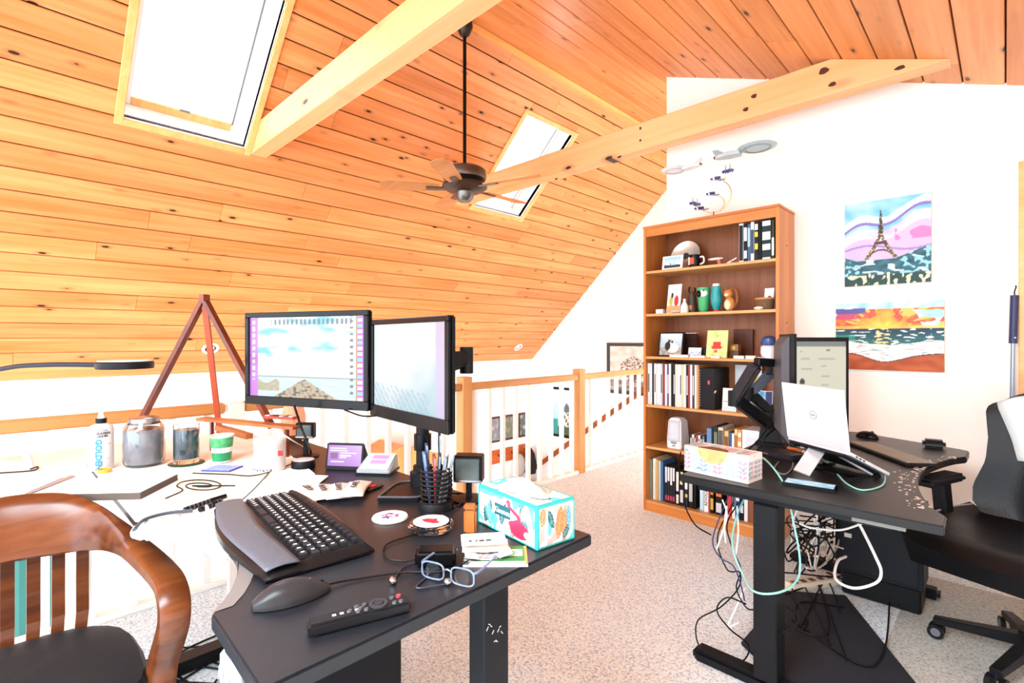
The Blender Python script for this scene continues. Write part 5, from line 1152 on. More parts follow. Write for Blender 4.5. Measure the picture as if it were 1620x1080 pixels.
# ---- bottom shelf
z = SZ[5]
b6 = [(1022.5, 1026, .30, 'eef0ee', 'white', None), (1026.5, 1032, .30, '7b806a', 'olive', None), (1033, 1036, .31, 'f4f0e4', 'ivory', None), (1036.3, 1038, .31, 'd9d2b8', 'buff', None), (1038.2, 1041.5, .305, 'd9a252', 'orange', None), (1042, 1045, .3, '9fd0d8', 'pale teal', None), (1045.3, 1049, .3, '3f6494', 'blue', None),
      (1052, 1055.6, .272, '23282c', 'first black red-banded', [(.07, .2, 'b43a52'), (.55, .97, 'd8dde0')]), (1056, 1059.6, .272, '262b30', 'second black red-banded', [(.07, .2, 'b43a52'), (.6, .97, 'd8dde0')]), (1060, 1063.6, .272, '23282c', 'third black red-banded', [(.07, .2, 'b43a52'), (.5, .97, 'd8dde0')]), (1064, 1067.6, .272, '262b30', 'fourth black red-banded', [(.07, .2, 'b43a52'), (.62, .97, 'd8dde0')]),
      (1069.5, 1074, .255, '14161a', 'black and white lettered', [(.4, .95, 'ece8dc'), (.05, .3, 'ece8dc')]), (1075.5, 1081, .26, '1a1c1e', 'black and cream', [(.6, .95, 'e8dcae'), (.1, .45, 'cdd2d6')]), (1083, 1088, .235, '20283c', 'white topped navy', [(.55, .97, 'f0f0ec'), (.3, .4, 'd8b860')]), (1089.5, 1096, .24, '1c2220', 'black and grey', [(.2, .92, 'b8beb8')]), (1097, 1101, .235, '15171a', 'slim jet black', None),
      (1107, 1113, .25, '9cc8dc', 'light blue', [(.05, .9, 'c2e0ec')]), (1113.5, 1120.5, .265, 'f4f4f2', 'white with black vertical title', None), (1121, 1123, .262, 'b83a3a', 'thin red', None), (1123.5, 1129, .26, '1d1a16', 'black and gold', [(.75, .95, 'd8b450'), (.1, .4, 'c9a84a'), (.5, .62, 'd87a3a')]), (1132, 1142, .275, '15171b', 'black with white and orange top', [(.55, .97, 'f0eeea'), (.46, .54, 'e06a2a'), (.06, .3, 'cfd2d4')]),
      (1150, 1157, .25, 'c2303c', 'bright red', [(.02, .06, 'f0d0d0')]), (1158, 1163, .26, 'e9ece8', 'off-white', [(.3, .8, '3a4a5a')]), (1164, 1170, .25, '23407a', 'royal blue', [(.5, .9, 'e8e8e8')]), (1171, 1176, .255, '131519', 'coal black', [(.2, .4, 'd8d8d8')]), (1177, 1183, .25, 'dfe3e6', 'silver grey', [(.6, .9, '30343a')]), (1184, 1192, .25, '8a4a2c', 'brown', None), (1193, 1203, .25, '2a3032', 'charcoal', None)]
for i, (u0, u1, h, c, nm, bd) in enumerate(b6):
    x0, x1 = upx(u0, u1, 3.5)
    t = book('%s book on the bottom shelf' % nm, x0, x1, z, h, c, Y0=3.5, band=bd, group='books on the bottom shelf')
    if 'vertical title' in nm: MB().text('ADVOCATES', .03, frame((0, -.0006, h*.45), (0, 0, 1), (-1, 0, 0)), .0002, xs=.9, bold=.0006).build('spine_title', mat('2a2a2c', .5), t)
# ---- on top of the bookcase: curved stand with small planes
mbp = PY(1129, 341, 3.55)
mb_ = thing('model_plane_mobile', 'brass arc stand with little blue model planes on the bookcase', 'model', (mbp.x, 3.55, BH+.018))
BRS = mat('c9b071', .3, .8); BLP = mat('3a4a86', .4, var=.4, scale=80)
MB().lathe([(0, 0), (.035, 0), (.03, .006), (.004, .01), (.004, .05), (0, .05)], (0, 0, 0), 16).build('foot', DGREY, mb_, smooth=True)
def q3(u, v): return PY(u, v, 3.55)-Vector((mbp.x, 3.55, BH+.018))
MB().tube(spline([q3(1112, 333), q3(1128, 337), q3(1145, 329), q3(1155, 316), q3(1157, 303), q3(1152, 292), q3(1144, 286)]), .0035, 6).build('outer_arc', BRS, mb_, smooth=True)
MB().tube(spline([q3(1140, 334), q3(1146, 322), q3(1143, 313), q3(1134, 309)]), .003, 6).build('inner_arc', BRS, mb_, smooth=True)
for i, (u, v, sc) in enumerate(((1136, 284, 1), (1128, 308, .9), (1110, 331, 1))):
    c = q3(u, v)
    pl_ = MB().cyl(c+Vector((-.05*sc, 0, 0)), c+Vector((.045*sc, 0, 0)), .006, .003, n=8).build('plane_body', mat('cfd4dc', .4), mb_, smooth=True)
    for s in (-1, 1): MB().bar(c+Vector((.0, s*.004, 0)), c+Vector((.015*sc, s*.05, .006)), .04*sc, .004).build('wing', BLP, pl_)
    MB().bar(c+Vector((-.04*sc, 0, 0)), c+Vector((-.05*sc, 0, .02)), .016, .003, (0, 1, 0)).build('tail_fin', BLP, pl_)
for i, (u, v) in enumerate(((1148, 268), (1155, 266), (1096, 318), (1103, 320))):
    c = q3(u, v)
    pl_ = MB().cyl(c+Vector((0, 0, -.03)), c+Vector((0, 0, .03)), .004, .002, n=8).build('dart_body', mat('6a5a4a', .4), mb_, smooth=True)
    for s in (-1, 1): MB().bar(c+Vector((s*.002, 0, -.01)), c+Vector((s*.02, .01*s, -.02)), .02, .003, (0, 1, 0)).build('wing', BLP, pl_)
MB().tube([q3(1148, 278), q3(1146, 286)], .0015).tube([q3(1155, 277), q3(1147, 286)], .0015).tube([q3(1098, 324), q3(1108, 331)], .0015).build('rods', BRS, mb_)['kind'] = 'stuff'
# ---- model spaceships hanging from the far beam
def ship(label, c, ry, rz, sc, ma, mb2, string_top):
    t = thing('model_spaceship', label, 'model', c, rz)
    MB().lathe([(0, -.016), (.05, -.014), (.1, -.006), (.118, 0), (.1, .006), (.045, .016), (0, .022)], (.10*sc, 0, .01), 32, sx=sc, sy=sc).build('disc_hull', ma, t, smooth=True)
    MB().lathe([(.07, -.0125), (.085, -.011), (.085, -.0135), (.07, -.015)], (.10*sc, 0, .01), 32, sx=sc, sy=sc, ring=True).build('hull_ring', mb2, t, smooth=True)
    MB().ell((.10*sc, 0, .02), .035*sc, .035*sc, .022*sc).build('dome', mb2, t, smooth=True)
    MB().prism([(0, -.04*sc), (-.08*sc, -.05*sc), (-.15*sc, -.03*sc), (-.17*sc, 0), (-.15*sc, .03*sc), (-.08*sc, .05*sc), (0, .04*sc)], -.02*sc, .004).build('tail_deck', ma, t, bevel=.005)
    MB().prism([(-.08*sc, 0), (-.16*sc, 0), (-.185*sc, .045*sc), (-.15*sc, .045*sc)], -.003, .003, Matrix.Rotation(R(90), 4, 'X')).build('tail_fin', mb2, t)
    MB().bar((-.162*sc, 0, -.008*sc), (-.172*sc, 0, -.008*sc), .03*sc, .014*sc).build('engine', mat('7a1f1c', .3), t)
    MB().tube([Vector((.03, 0, .01)), Vector((.03, 0, ZB0-c.z-.001))], .0008, 4).build('hanging_thread', mat('e8e8e8', .5), t)
    return t
SHW = mat('e9edef', .4, var=.04); SHG = mat('b5c6ca', .4, var=.15)
ship('grey model spaceship with a large disc hanging under the far beam', PY(1172, 240, 3.48), 0, R(8), 1.0, SHG, mat('8fa6ac', .4), ZB0)
ship('white model spaceship with a disc hanging left under the far beam', PY(1082, 266, 3.48), 0, R(172), .8, SHW, mat('c9cfd2', .4), ZB0)
# =================================================================== PAINTINGS
def canvas(name, label, x0, x1, z0, z1, fn, nx, ny):
    t = thing(name, label, 'painting', ((x0+x1)/2, YN-.02, z0))
    w_, h_ = x1-x0, z1-z0
    MB().box(-w_/2, w_/2, -.016, .0195, 0, h_).build('canvas_edge', mat('d8cdb8', .7), t)
    printed('painted_face', w_, h_, nx, ny, fn, attr_mat('print_matte'), t, frame((0, -.0166, h_/2), (1, 0, 0), (0, 0, 1)))
def tower(s, t):
    n = nz(s*3.2, t*5)+.5*nz(s*7, t*11, 3)
    c = mixc((.45, .75, .9), (.72, .88, .96), .5+n)
    b_ = t-(.62+.22*(s-.45)+.05*math.sin(s*9))
    if abs(b_-.17) < .05+.03*n: c = (.96, .96, .99)
    if abs(b_-.12) < .018: c = (.5, .45, .75)
    if abs(b_) < .06: c = mixc((.72, .7, .9), (.93, .93, .98), .5+n)
    if b_ < -.06 and t > .25: c = mixc((.93, .72, .9), (.75, .7, .9), .5+1.3*nz(s*4, t*9, 5))
    if s > .6 and .5 < t < .68 and nz(s*5, t*10, 9) > -.1: c = (.93, .5, .72)
    if abs(t-.43-.04*math.sin(s*6)) < .012: c = (.62, .5, .78)
    gl_ = .3+.16*max(0, s-.62)*2+.12*max(0, .14-s)*3
    if t < gl_:
        c = mixc((.1, .28, .34), (.2, .45, .5), .5+nz(s*9, t*18))
        if nz(s*8, t*22, 2) > .28: c = (.75, .88, .92)
        if (s > .66 or s < .2) and nz(s*16, t*20, 6) > .1: c = (.55, .8, .85)
        if t < .12: c = (.08, .26, .26) if nz(s*14, t*14, 1) < .2 else (.88, .88, .7)
        if t < .14 and nz(s*18, t*9, 7) > .3: c = (.92, .93, .75)
    if t > .29:
        for q in (-1, 1):
            cx = .44+q*.185*max(0, (.62-t)/.33)**1.35*(1 if t < .62 else 0)
            if .30 < t < .62 and abs(s-cx) < .032-.015*(t-.3)/.3: c = (.3, .28, .2) if nz(s*50, t*50) < .15 else (.8, .75, .55)
        if .6 < t < .88 and abs(s-.44) < .028*(.88-t)/.28+.006: c = (.22, .2, .16) if nz(s*60, t*60) < .25 else (.7, .65, .5)
        if abs(t-.49) < .018 and abs(s-.44) < .075: c = (.28, .24, .2)
        if abs(t-.36-.05*math.cos((s-.44)*12)) < .011 and abs(s-.44) < .14: c = (.35, .3, .22)
    return c
canvas('tower_painting', 'canvas painting of an iron tower over pink and blue clouds', -.725, -.304, 1.622, 2.136, tower, 120, 140)
def sunset(s, t):
    if t > .615:
        r = math.hypot((s-.46)*1.2, (t-.62)*1.0); a = math.atan2(t-.62, s-.46)
        n = nz(a*4, r*6)+.6*nz(s*9, t*14, 2)
        c = mixc((1, .85, .35), (.97, .5, .2), r*3.2+.3*n)
        if r > .2 and n > .0: c = mixc((.9, .3, .28), (.97, .5, .3), n)
        if r > .28 and nz(a*7, r*4, 5) > .12: c = (.98, .75, .4)
        if t > .9 or (r > .42 and nz(s*5, t*8, 8) > .1): c = mixc((.55, .8, .92), (.85, .92, .95), .5+n)
        if s < .3 and .76 < t < .92 and nz(s*6, t*9, 1) > -.25: c = (.35, .33, .6) if t > .84 else (.75, .3, .42)
        if t < .66: c = mixc(c, (1, .8, .35), .7)
        return c
    edge = .24-.12*math.exp(-((s-.46)/.22)**2)+.015*math.sin(s*7)
    if t < edge: return mixc((.62, .27, .1), (.75, .38, .17), .5+nz(s*8, t*12))
    if t < edge+.014: return (.2, .2, .25)
    f = (t-edge)/(.615-edge)
    if f < .5+.08*nz(s*6, 1):
        c = mixc((.97, .97, .97), (.8, .72, .68), max(0, nz(s*14, t*30, 4)*1.5)); return mixc(c, (.35, .6, .62), max(0, nz(s*9, t*26, 9)-.25)*2)
    c = mixc((.12, .42, .42), (.08, .22, .32), (f-.5)*2+.4*nz(s*8, t*30))
    if nz(s*13, t*40, 5) > .3: c = (.85, .92, .9)
    if abs(s-.46) < .05+.1*(1-f) and nz(s*20, t*45, 6) > .05: c = (.97, .85, .55)
    if s < .2 and f < .75: c = mixc(c, (.2, .65, .55), .6)
    return c
canvas('sunset_painting', 'canvas painting of an orange sunset over a foaming beach', -.773, -.247, 1.105, 1.515, sunset, 150, 110)
# telescoping pole leaning beside the door
pp = thing('telescopic_pole', 'blue handled telescopic pole leaning beside the door casing', 'pole', (PY(1600, 700, YN-.05).x, YN-.06, 0))
pa, pb, pc2 = PY(1605, 467, YN-.04), PY(1602.5, 543, YN-.045), PY(1600.5, 640, YN-.05)
bt = Vector((pc2.x-.012, YN-.08, .0))
MB().cyl(pb, pa, .017, n=14).build('handle', mat('28335c', .45, var=.2, scale=80), pp, world=True, smooth=True)
MB().cyl(bt, pb, .009, n=12).build('shaft', mat('8fa3bd', .3, .6), pp, world=True, smooth=True)
MB().tube(spline([pa, pa+Vector((0, 0, .02)), pa+Vector((.006, 0, .045)), pa+Vector((.002, 0, .05))]), .003).build('loop', BLACK, pp, world=True, smooth=True)
MB().ell(pb+Vector((.008, -.016, .03)), .004, .004, .004).build('button', WHITE, pp, world=True)
# =================================================================== RIGHT DESK
ZR = .75
rd_ = thing('standing_desk', 'black standing desk with concave edge holding the laptop at the right', 'desk', (-.5, 2.65, 0))
def rdout():
    pts = [(-.935, 1.92), (-.125, 1.92), (-.128, 2.03)]
    n = 18
    for i in range(1, n):
        s = i/n; pts.append((-.128-.115*math.sin(math.pi*s)**.75, 2.03+(3.13-2.03)*s))
    return pts+[(-.128, 3.13), (-.125, 3.30), (-.16, 3.33), (-.62, 3.53), (-.935, 3.40)]
RO = rdout()
MB().prism(RO, ZR-.03, ZR).build('desktop', mat('1f1e1d', .32, var=.12, scale=60), rd_, bevel=.004, seg=2, world=True)
# worn, flaking paint along the bite
wr = random.Random(5)
wm = MB()
for k in range(95):
    s = wr.random(); y = 2.05+1.05*s; x = -.128-.115*math.sin(math.pi*s)**.75-.008-abs(wr.gauss(0, .035))
    r = .002+.006*wr.random()
    wm.prism([(x+r*(.6+.6*wr.random())*math.cos(a), y+r*1.8*(.6+.6*wr.random())*math.sin(a)) for a in [i*1.047 for i in range(6)]], ZR+.0002, ZR+.0006)
wm.build('worn_flecks', mat('d8d3c6', .7), rd_, world=True)['kind'] = 'stuff'
for y in (2.0, 3.28):
    MB().box(-.665, -.585, y-.05, y+.05, .05, ZR-.06).build('leg', BLACK, rd_, bevel=.004, world=True)
    MB().box(-.905, -.23, y-.04, y+.04, 0, .05).build('foot', BLACK, rd_, bevel=.015, seg=2, world=True)
    MB().box(-.88, -.26, y-.03, y+.03, ZR-.06, ZR-.03).build('support_arm', BLACK, rd_, world=True)
MB().box(-.665, -.6, 2.0, 3.28, ZR-.075, ZR-.035).build('crossbar', BLACK, rd_, world=True)
MB().box(-.36, -.22, 1.96, 2.02, ZR-.052, ZR-.03).build('drawer_rail', mat('77736a', .4), rd_, world=True)
# dark modesty panel / cabinet under the desk
pn = thing('black_file_cabinet', 'black low cabinet under the right desk', 'cabinet', (-.42, 3.1, 0))
MB().box(-.62, -.27, 3.0, 3.2, .12, .5).build('body', mat('15161a', .5), pn, bevel=.004, world=True)
MB().box(-.60, -.29, 2.992, 3.0, .14, .48).build('front', mat('1c1d22', .45), pn, bevel=.002, world=True)
for q, c in ((.44, 'c9c9c9'), (.38, '6a6a6a'), (.3, 'd8d4c8')): MB().box(-.58, -.55, 2.988, 2.992, q, q+.02).build('socket', mat(c, .4), pn, world=True)
MB().box(-.6, -.28, 3.02, 3.2, 0, .12).build('plinth', BLACK, pn, bevel=.01, world=True)
# anti-fatigue mat
am = [Pz(*p, .015) for p in ((1238, 936), (1335, 943), (1440, 1085), (1235, 1085))]
mt_ = MB().prism([(-.80, 2.2), (-.6, 2.06), (-.24, 2.06), (-.24, 2.4), (-.57, 2.97), (-.80, 2.81)], 0.0005, .018).build('floor_mat', mat('2b2f36', .6, var=.1, bump=.2, bscale=200), bevel=.006, seg=2); tag(mt_, 'black anti-fatigue mat on the carpet under the right desk', 'mat')
cmat, nt, b = nodes('clear_vinyl'); tr_ = N(nt, 'ShaderNodeBsdfTransparent'); tr_.inputs[0].default_value = (.93, .91, .88, 1); mxs = N(nt, 'ShaderNodeMixShader'); lw = N(nt, 'ShaderNodeLayerWeight'); lw.inputs[0].default_value = .25
b.inputs['Base Color'].default_value = (.6, .58, .55, 1); b.inputs['Roughness'].default_value = .15
mxs.inputs[0].default_value = .08; nt.links.new(tr_.outputs[0], mxs.inputs[1]); nt.links.new(b.outputs[0], mxs.inputs[2]); nt.links.new(mxs.outputs[0], nt.nodes['Material Output'].inputs[0])
cmg = MB().box(-.36, 1.0, 1.6, 3.55, .0005, .004).build('chair_mat', cmat); tag(cmg, 'clear plastic chair mat under the office chair', 'mat')
# ------------------------------------------------------------------ monitors on arms
def rmon(label, L, Rr, z0, z1, fn, flip=1):
    L, Rr = Vector((L[0], L[1], 0)), Vector((Rr[0], Rr[1], 0)); c = (L+Rr)/2; x = (Rr-L).normalized(); wd = (Rr-L).length; h = z1-z0
    t = thing('portrait_monitor', label, 'monitor', (c.x, c.y, z0), math.atan2(x.y, x.x))
    G = mat('2b2e33', .4)
    MB().box(-wd/2, wd/2, 0, .022, 0, h).build('housing', BLACK, t, bevel=.003)
    MB().loft([[(-wd/2+.01, .022, .01), (wd/2-.01, .022, .01), (wd/2-.01, .022, h-.01), (-wd/2+.01, .022, h-.01)], [(-wd/2+.035, .05, .05), (wd/2-.035, .05, .05), (wd/2-.035, .05, h-.05), (-wd/2+.035, .05, h-.05)]]).build('back_cover', mat('4a4d55', .45), t)
    for x0, x1, q0, q1 in ((-wd/2, wd/2, 0, .016), (-wd/2, wd/2, h-.022, h), (-wd/2, -wd/2+.012, .016, h-.022), (wd/2-.012, wd/2, .016, h-.022)):
        MB().box(x0, x1, -.005, 0, q0, q1).build('bezel', BLACK, t)
    printed('screen', wd-.024, h-.038, 40, 60, fn, attr_mat('lit_screen', .68), t, frame((0, -.001, .016+(h-.038)/2), (1, 0, 0), (0, 0, 1)))
    return t
def doc(s, t):
    c = (.87, .86, .78)
    if t > .94: c = (.5, .53, .52)
    for y, a, b in ((.88, .08, .14), (.8, .1, .3), (.8, .45, .8), (.72, .5, .62), (.68, .1, .35), (.6, .5, .7), (.5, .5, .66)):
        if abs(t-y) < .006 and a < s < b: c = (.7, .7, .64)
    if .08 < s < .2 and .5 < t < .58 and t < .5+.08*(1-abs(s-.13)*8): c = (.15, .16, .15)
    if abs(t-.9) < .012 and .62 < s < .7: c = (.45, .35, .3)
    if abs(t-.26) < .008 and .4 < s < .64: c = (.65, .35, .32)
    return c
rmon('portrait monitor showing a pale document page beside the painting', (-.815, 2.99), (-.60, 3.18), .80, 1.302, doc)
rmon('portrait monitor seen from behind above the silver laptop', (-.655, 2.44), (-.775, 2.70), .82, 1.315, doc)
rma = thing('monitor_arm', 'black folded gas spring monitor arm behind the right desk monitors', 'monitor arm', (-.86, 2.80, ZR))
o0 = Vector((-.86, 2.80, 0))
MB().add([(-.92, 2.77, ZR+.012), (-.80, 2.77, ZR+.012), (-.80, 2.83, ZR+.012), (-.92, 2.83, ZR+.012), (-.90, 2.78, ZR+.17), (-.865, 2.78, ZR+.17), (-.865, 2.82, ZR+.17), (-.90, 2.82, ZR+.17)], [(3, 2, 1, 0), (4, 5, 6, 7), (0, 1, 5, 4), (1, 2, 6, 5), (2, 3, 7, 6), (3, 0, 4, 7)]).build('wedge_base', BLACK, rma, world=True, bevel=.004)
MB().box(-.93, -.79, 2.76, 2.84, ZR, ZR+.012).build('clamp', BLACK, rma, world=True)
def seg(name, uv0, uv1, t0, t1, w0, h0, m=BLACK): MB().bar(PT(*uv0, t0), PT(*uv1, t1), w0, h0).build(name, m, rma, world=True, bevel=.008, seg=2)
T0 = .0032
seg('lower_link', (1216, 672), (1162, 630), T0, .0031, .05, .055)
seg('lower_link', (1232, 668), (1186, 620), .0033, .0033, .05, .05)
seg('upper_link', (1162, 632), (1196, 577), .0031, .0030, .05, .055, mat('2a2326', .35))
seg('upper_link', (1186, 622), (1222, 588), .0033, .00325, .045, .05, mat('232a44', .35))
MB().cyl(PT(1162, 642, .0031), PT(1162, 618, .0031), .03, n=16).build('elbow_joint', BLACK, rma, world=True, smooth=True)
MB().cyl(PT(1186, 634, .0033), PT(1186, 612, .0033), .03, n=16).build('elbow_joint', BLACK, rma, world=True, smooth=True)
MB().bar(PT(1196, 572, .003), PT(1222, 574, .00305), .035, .04).build('tilt_head', BLACK, rma, world=True, bevel=.005)
MB().bar(PT(1216, 586, .0032), PT(1250, 590, .0034), .03, .04).build('tilt_head', BLACK, rma, world=True, bevel=.005)
MB().bar(PT(1184, 608, .00322), PT(1198, 596, .0032), .006, .02).build('yellow_tag', mat('d9c23a', .5), rma, world=True)
# ------------------------------------------------------------------ laptop on stand
HL, HR_ = Vector((-.676, 2.405, .866)), Vector((-.42, 2.262, .858))
ex = (HR_-HL).normalized(); lu = Vector((ex.x, ex.y, 0)).normalized(); nu = Vector((-lu.y, lu.x, 0))      # user side
lp = thing('silver_laptop', 'open silver laptop on a folding stand, lid towards the camera', 'laptop', (HL+HR_)/2-Vector((0, 0, .01)))
SILV = mat('dde2e8', .3, .35, var=.03); wl = (HR_-HL).length
ul = (nu*-.16+Vector((0, 0, 1))).normalized()
# lid: leaning slightly away from the user
ML = frame((HL+HR_)/2, ex, ul); MLt = ML
MB().box(-wl/2, wl/2, .004, .245, -.003, .003, ML).build('lid', SILV, lp, bevel=.002, world=True)
sg_ = 1 if ML.col[2].xyz.dot(nu) < 0 else -1
MB().lathe([(.0145, .0), (.0165, 0), (.0165, .0006), (.0145, .0006), (.0145, 0)], (0, .125, sg_*.0032), 28, ML, ring=True).build('logo_ring', mat('5a5f66', .3), lp, world=True)
MLo = ML @ Matrix.Translation((0, .125, sg_*.0033))
if sg_ < 0: MLo = MLo @ Matrix.Rotation(math.pi, 4, 'Y')
MB().text('DELL', .0095, MLo, .0002, bold=.0003).build('logo_lettering', mat('4a4f56', .3), lp, world=True)
MB().box(-wl/2+.008, wl/2-.008, .012, .237, -sg_*.0033, -sg_*.0038, ML).build('screen', mat('10141a', .2), lp, world=True)
ub = (nu*.21+Vector((0, 0, -.098))).normalized()
MBs = frame((HL+HR_)/2, ex, ub)
zs = 1 if MBs.col[2].z > 0 else -1
MB().box(-wl/2, wl/2, .002, .225, -.006, .007, MBs).build('base', SILV, lp, bevel=.002, world=True)
MB().box(-wl/2+.02, wl/2-.02, .03, .12, zs*.0075, zs*.0085, MBs).build('keyboard_deck', mat('2a2c30', .5), lp, world=True)
for k in range(3): MB().box(wl/2-.0005, wl/2+.0006, .03+.02*k, .042+.02*k, -.002, .003, MBs).build('port', BLACK, lp, world=True)
sn = thing('laptop_stand', 'black and silver folding laptop stand under the silver laptop', 'laptop stand', (-.55, 2.42, ZR))
cL = (HL+HR_)/2
MB().box(-.12, .12, .0, .215, -.018, -.0075, MBs if zs > 0 else MBs @ Matrix.Rotation(math.pi, 4, 'Y')).build('tilt_plate', BLACK, sn, world=True, bevel=.002)
fp = cL+nu*.06; fp.z = ZR+.003
for s in (-1, 1):
    MB().bar(cL+lu*s*.09+nu*.02+Vector((0, 0, -.028)), fp+lu*s*.1+nu*.1+Vector((0, 0, .004)), .02, .008).build('strut', mat('d4d8dc', .3, .5), sn, world=True)
    MB().bar(fp+lu*s*.1-nu*.04+Vector((0, 0, .0)), fp+lu*s*.1+nu*.14, .025, .006).build('runner', mat('17181b', .4), sn, world=True)
cS = PT(1276, 728, .00262)
MB().bar(Pz(1268, 748, ZR+.008), PT(1292, 712, .0026), .06, .006, (0, -1, .3)).build('front_support', mat('d9dde1', .3, .4), sn, world=True)
MB().bar(fp+lu*-.11, fp+lu*.11, .03, .006).build('base_bar', BLACK, sn, world=True)
# keyboard (right)
k1, k2, k3 = Pz(1340, 703, ZR), Pz(1434, 738, ZR), Pz(1462, 727, ZR)
ek = (k2-k1).normalized(); nk_ = Vector((-ek.y, ek.x, 0)); lk = (k2-k1).length
rk_ = thing('slim_keyboard', 'slim black keyboard on the right desk behind the laptop', 'keyboard', (k1+k2)/2+nk_*.062, math.atan2(ek.y, ek.x))
MB().box(-lk/2, lk/2, -.062, .062, 0, .014).build('case', BLACK, rk_, bevel=.003)
for r_ in range(5): 
    kr_ = MB()
    for c_ in range(15): kr_.box(-lk/2+.012+c_*(lk-.024)/15+.001, -lk/2+.012+(c_+1)*(lk-.024)/15-.001, -.054+r_*.022, -.035+r_*.022, .014, .019)
    o = kr_.build('key_row', mat('8a8478', .45), rk_); o['kind'] = 'stuff'
rm2 = thing('computer_mouse', 'black mouse behind the slim keyboard on the right desk', 'mouse', Pz(1372, 692, ZR), R(-20))
MB().ell((0, 0, .004), .058, .034, .032).build('body', BLACKG, rm2, smooth=True); MB().cyl((.025, -.004, .032), (.025, .004, .032), .008, n=12).build('scroll_wheel', DGREY, rm2)
pk_ = thing('black_gadget', 'rounded black gadget near the back corner of the right desk', 'gadget', (-.24, 3.36-.02, ZR), R(10))
pk_.location = Pz(1481, 702, ZR)+Vector((0, -.12, 0)); pk_.location.z = ZR
MB().box(-.045, .045, -.03, .03, 0, .04).build('body', BLACK, pk_, bevel=.012, seg=3); MB().box(-.04, .04, -.031, -.029, .012, .018).build('seam', DGREY, pk_)
pa_, pb_ = Pz(1237, 766, ZR), Pz(1320, 779, ZR)
ph2 = thing('smartphone', 'black smartphone with a pale blue screen on the right desk edge', 'phone', (pa_+pb_)/2+Vector((0, .03, 0)), math.atan2((pb_-pa_).y, (pb_-pa_).x))
MB().box(-.085, .085, -.04, .04, 0, .012).build('body', BLACKG, ph2, bevel=.004, seg=2)
printed('screen', .155, .068, 24, 10, lambda s, t: mixc((.55, .78, .88), (.9, .96, 1), .5+nz(s*5, t*4)), attr_mat('lit_screen', .68), ph2, Matrix.Translation((0, 0, .0123)))
dn = thing('docking_station', 'flat black docking station behind the floral tissue box', 'dock', Pz(1235, 722, ZR), R(-20)); MB().box(-.09, .09, -.045, .045, 0, .024).build('case', mat('25262c', .35), dn, bevel=.005, seg=2); MB().box(-.07, -.03, -.0455, -.045, .008, .014).build('port', CHROME, dn)
pz_ = thing('pencil_case_items', 'orange and white marker lying under the laptop hinge', 'marker', Pz(1262, 712, ZR+.008)); MB().cyl((-.05, .03, 0), (.03, -.02, 0), .008, n=12).build('barrel', mat('e07a3a', .4), pz_, smooth=True); MB().cyl((.03, -.02, 0), (.06, -.039, 0), .009, n=12).build('cap', WHITE, pz_, smooth=True)
# floral tissue box
ft = thing('tissue_box', 'white tissue box with pastel leaves at the right desk corner', 'tissue box', (-.812, 2.035, ZR), R(-6))
fl2, fw2, fh2 = .265, .115, .105
MB().box(-fl2/2, fl2/2, -fw2/2, fw2/2, 0, fh2).build('carton', mat('e8e3db', .5), ft, bevel=.002)
def pastel(seed):
    rr2 = random.Random(seed); L2 = []
    for k in range(8):
        bx_, cl2 = (k+.2+.6*rr2.random())*fl2/8, rr2.choice(((.5, .62, .70), (.72, .55, .62), (.42, .62, .62), (.6, .7, .74)))
        for j in range(4):
            for s in (-1, 1): L2.append((bx_, .012+j*.018, math.pi/2-s*.8, .024, .006, cl2))
    for k in range(5): L2.append((rr2.random()*fl2, rr2.random()*fh2, 1.2, .014, .006, (.35, .6, .58)))
    def fn(s, t):
        c = (.91, .895, .87); x, y = s*fl2, t*fh2
        for lx, ly, an, ln, wd, cl2 in L2:
            dx, dy = x-lx, y-ly; p = dx*math.cos(an)+dy*math.sin(an)
            if 0 < p < ln and abs(-dx*math.sin(an)+dy*math.cos(an)) < wd*math.sin(math.pi*p/ln): c = cl2
        return c
    return fn
printed('front_print', fl2-.003, fh2-.003, 110, 50, pastel(3), attr_mat('print_matte'), ft, frame((0, -fw2/2-.0006, fh2/2), (1, 0, 0), (0, 0, 1)))
printed('side_print', fw2-.003, fh2-.003, 50, 50, pastel(8), attr_mat('print_matte'), ft, frame((fl2/2+.0006, 0, fh2/2), (0, 1, 0), (0, 0, 1)))
printed('top_print', fl2-.003, fw2-.003, 70, 30, pastel(12), attr_mat('print_matte'), ft, Matrix.Translation((0, 0, fh2+.0006)))
ov = [(.062*math.cos(a)-.01, .026+.0+.078+.055*math.sin(a)) for a in [math.pi+math.pi*i/16 for i in range(17)]]
MB().prism(ov, 0, .0012, frame((0, -fw2/2-.0008, 0), (1, 0, 0), (0, 0, 1))).build('front_opening', mat('cfa56c', .7, var=.35, scale=30), ft)
MB().prism([(.062*math.cos(a)-.01, -fw2/2+.05*math.sin(a)) for a in [math.pi*i/16 for i in range(17)]], fh2+.0006, fh2+.0016).build('top_opening', mat('7a4a26', .7), ft)
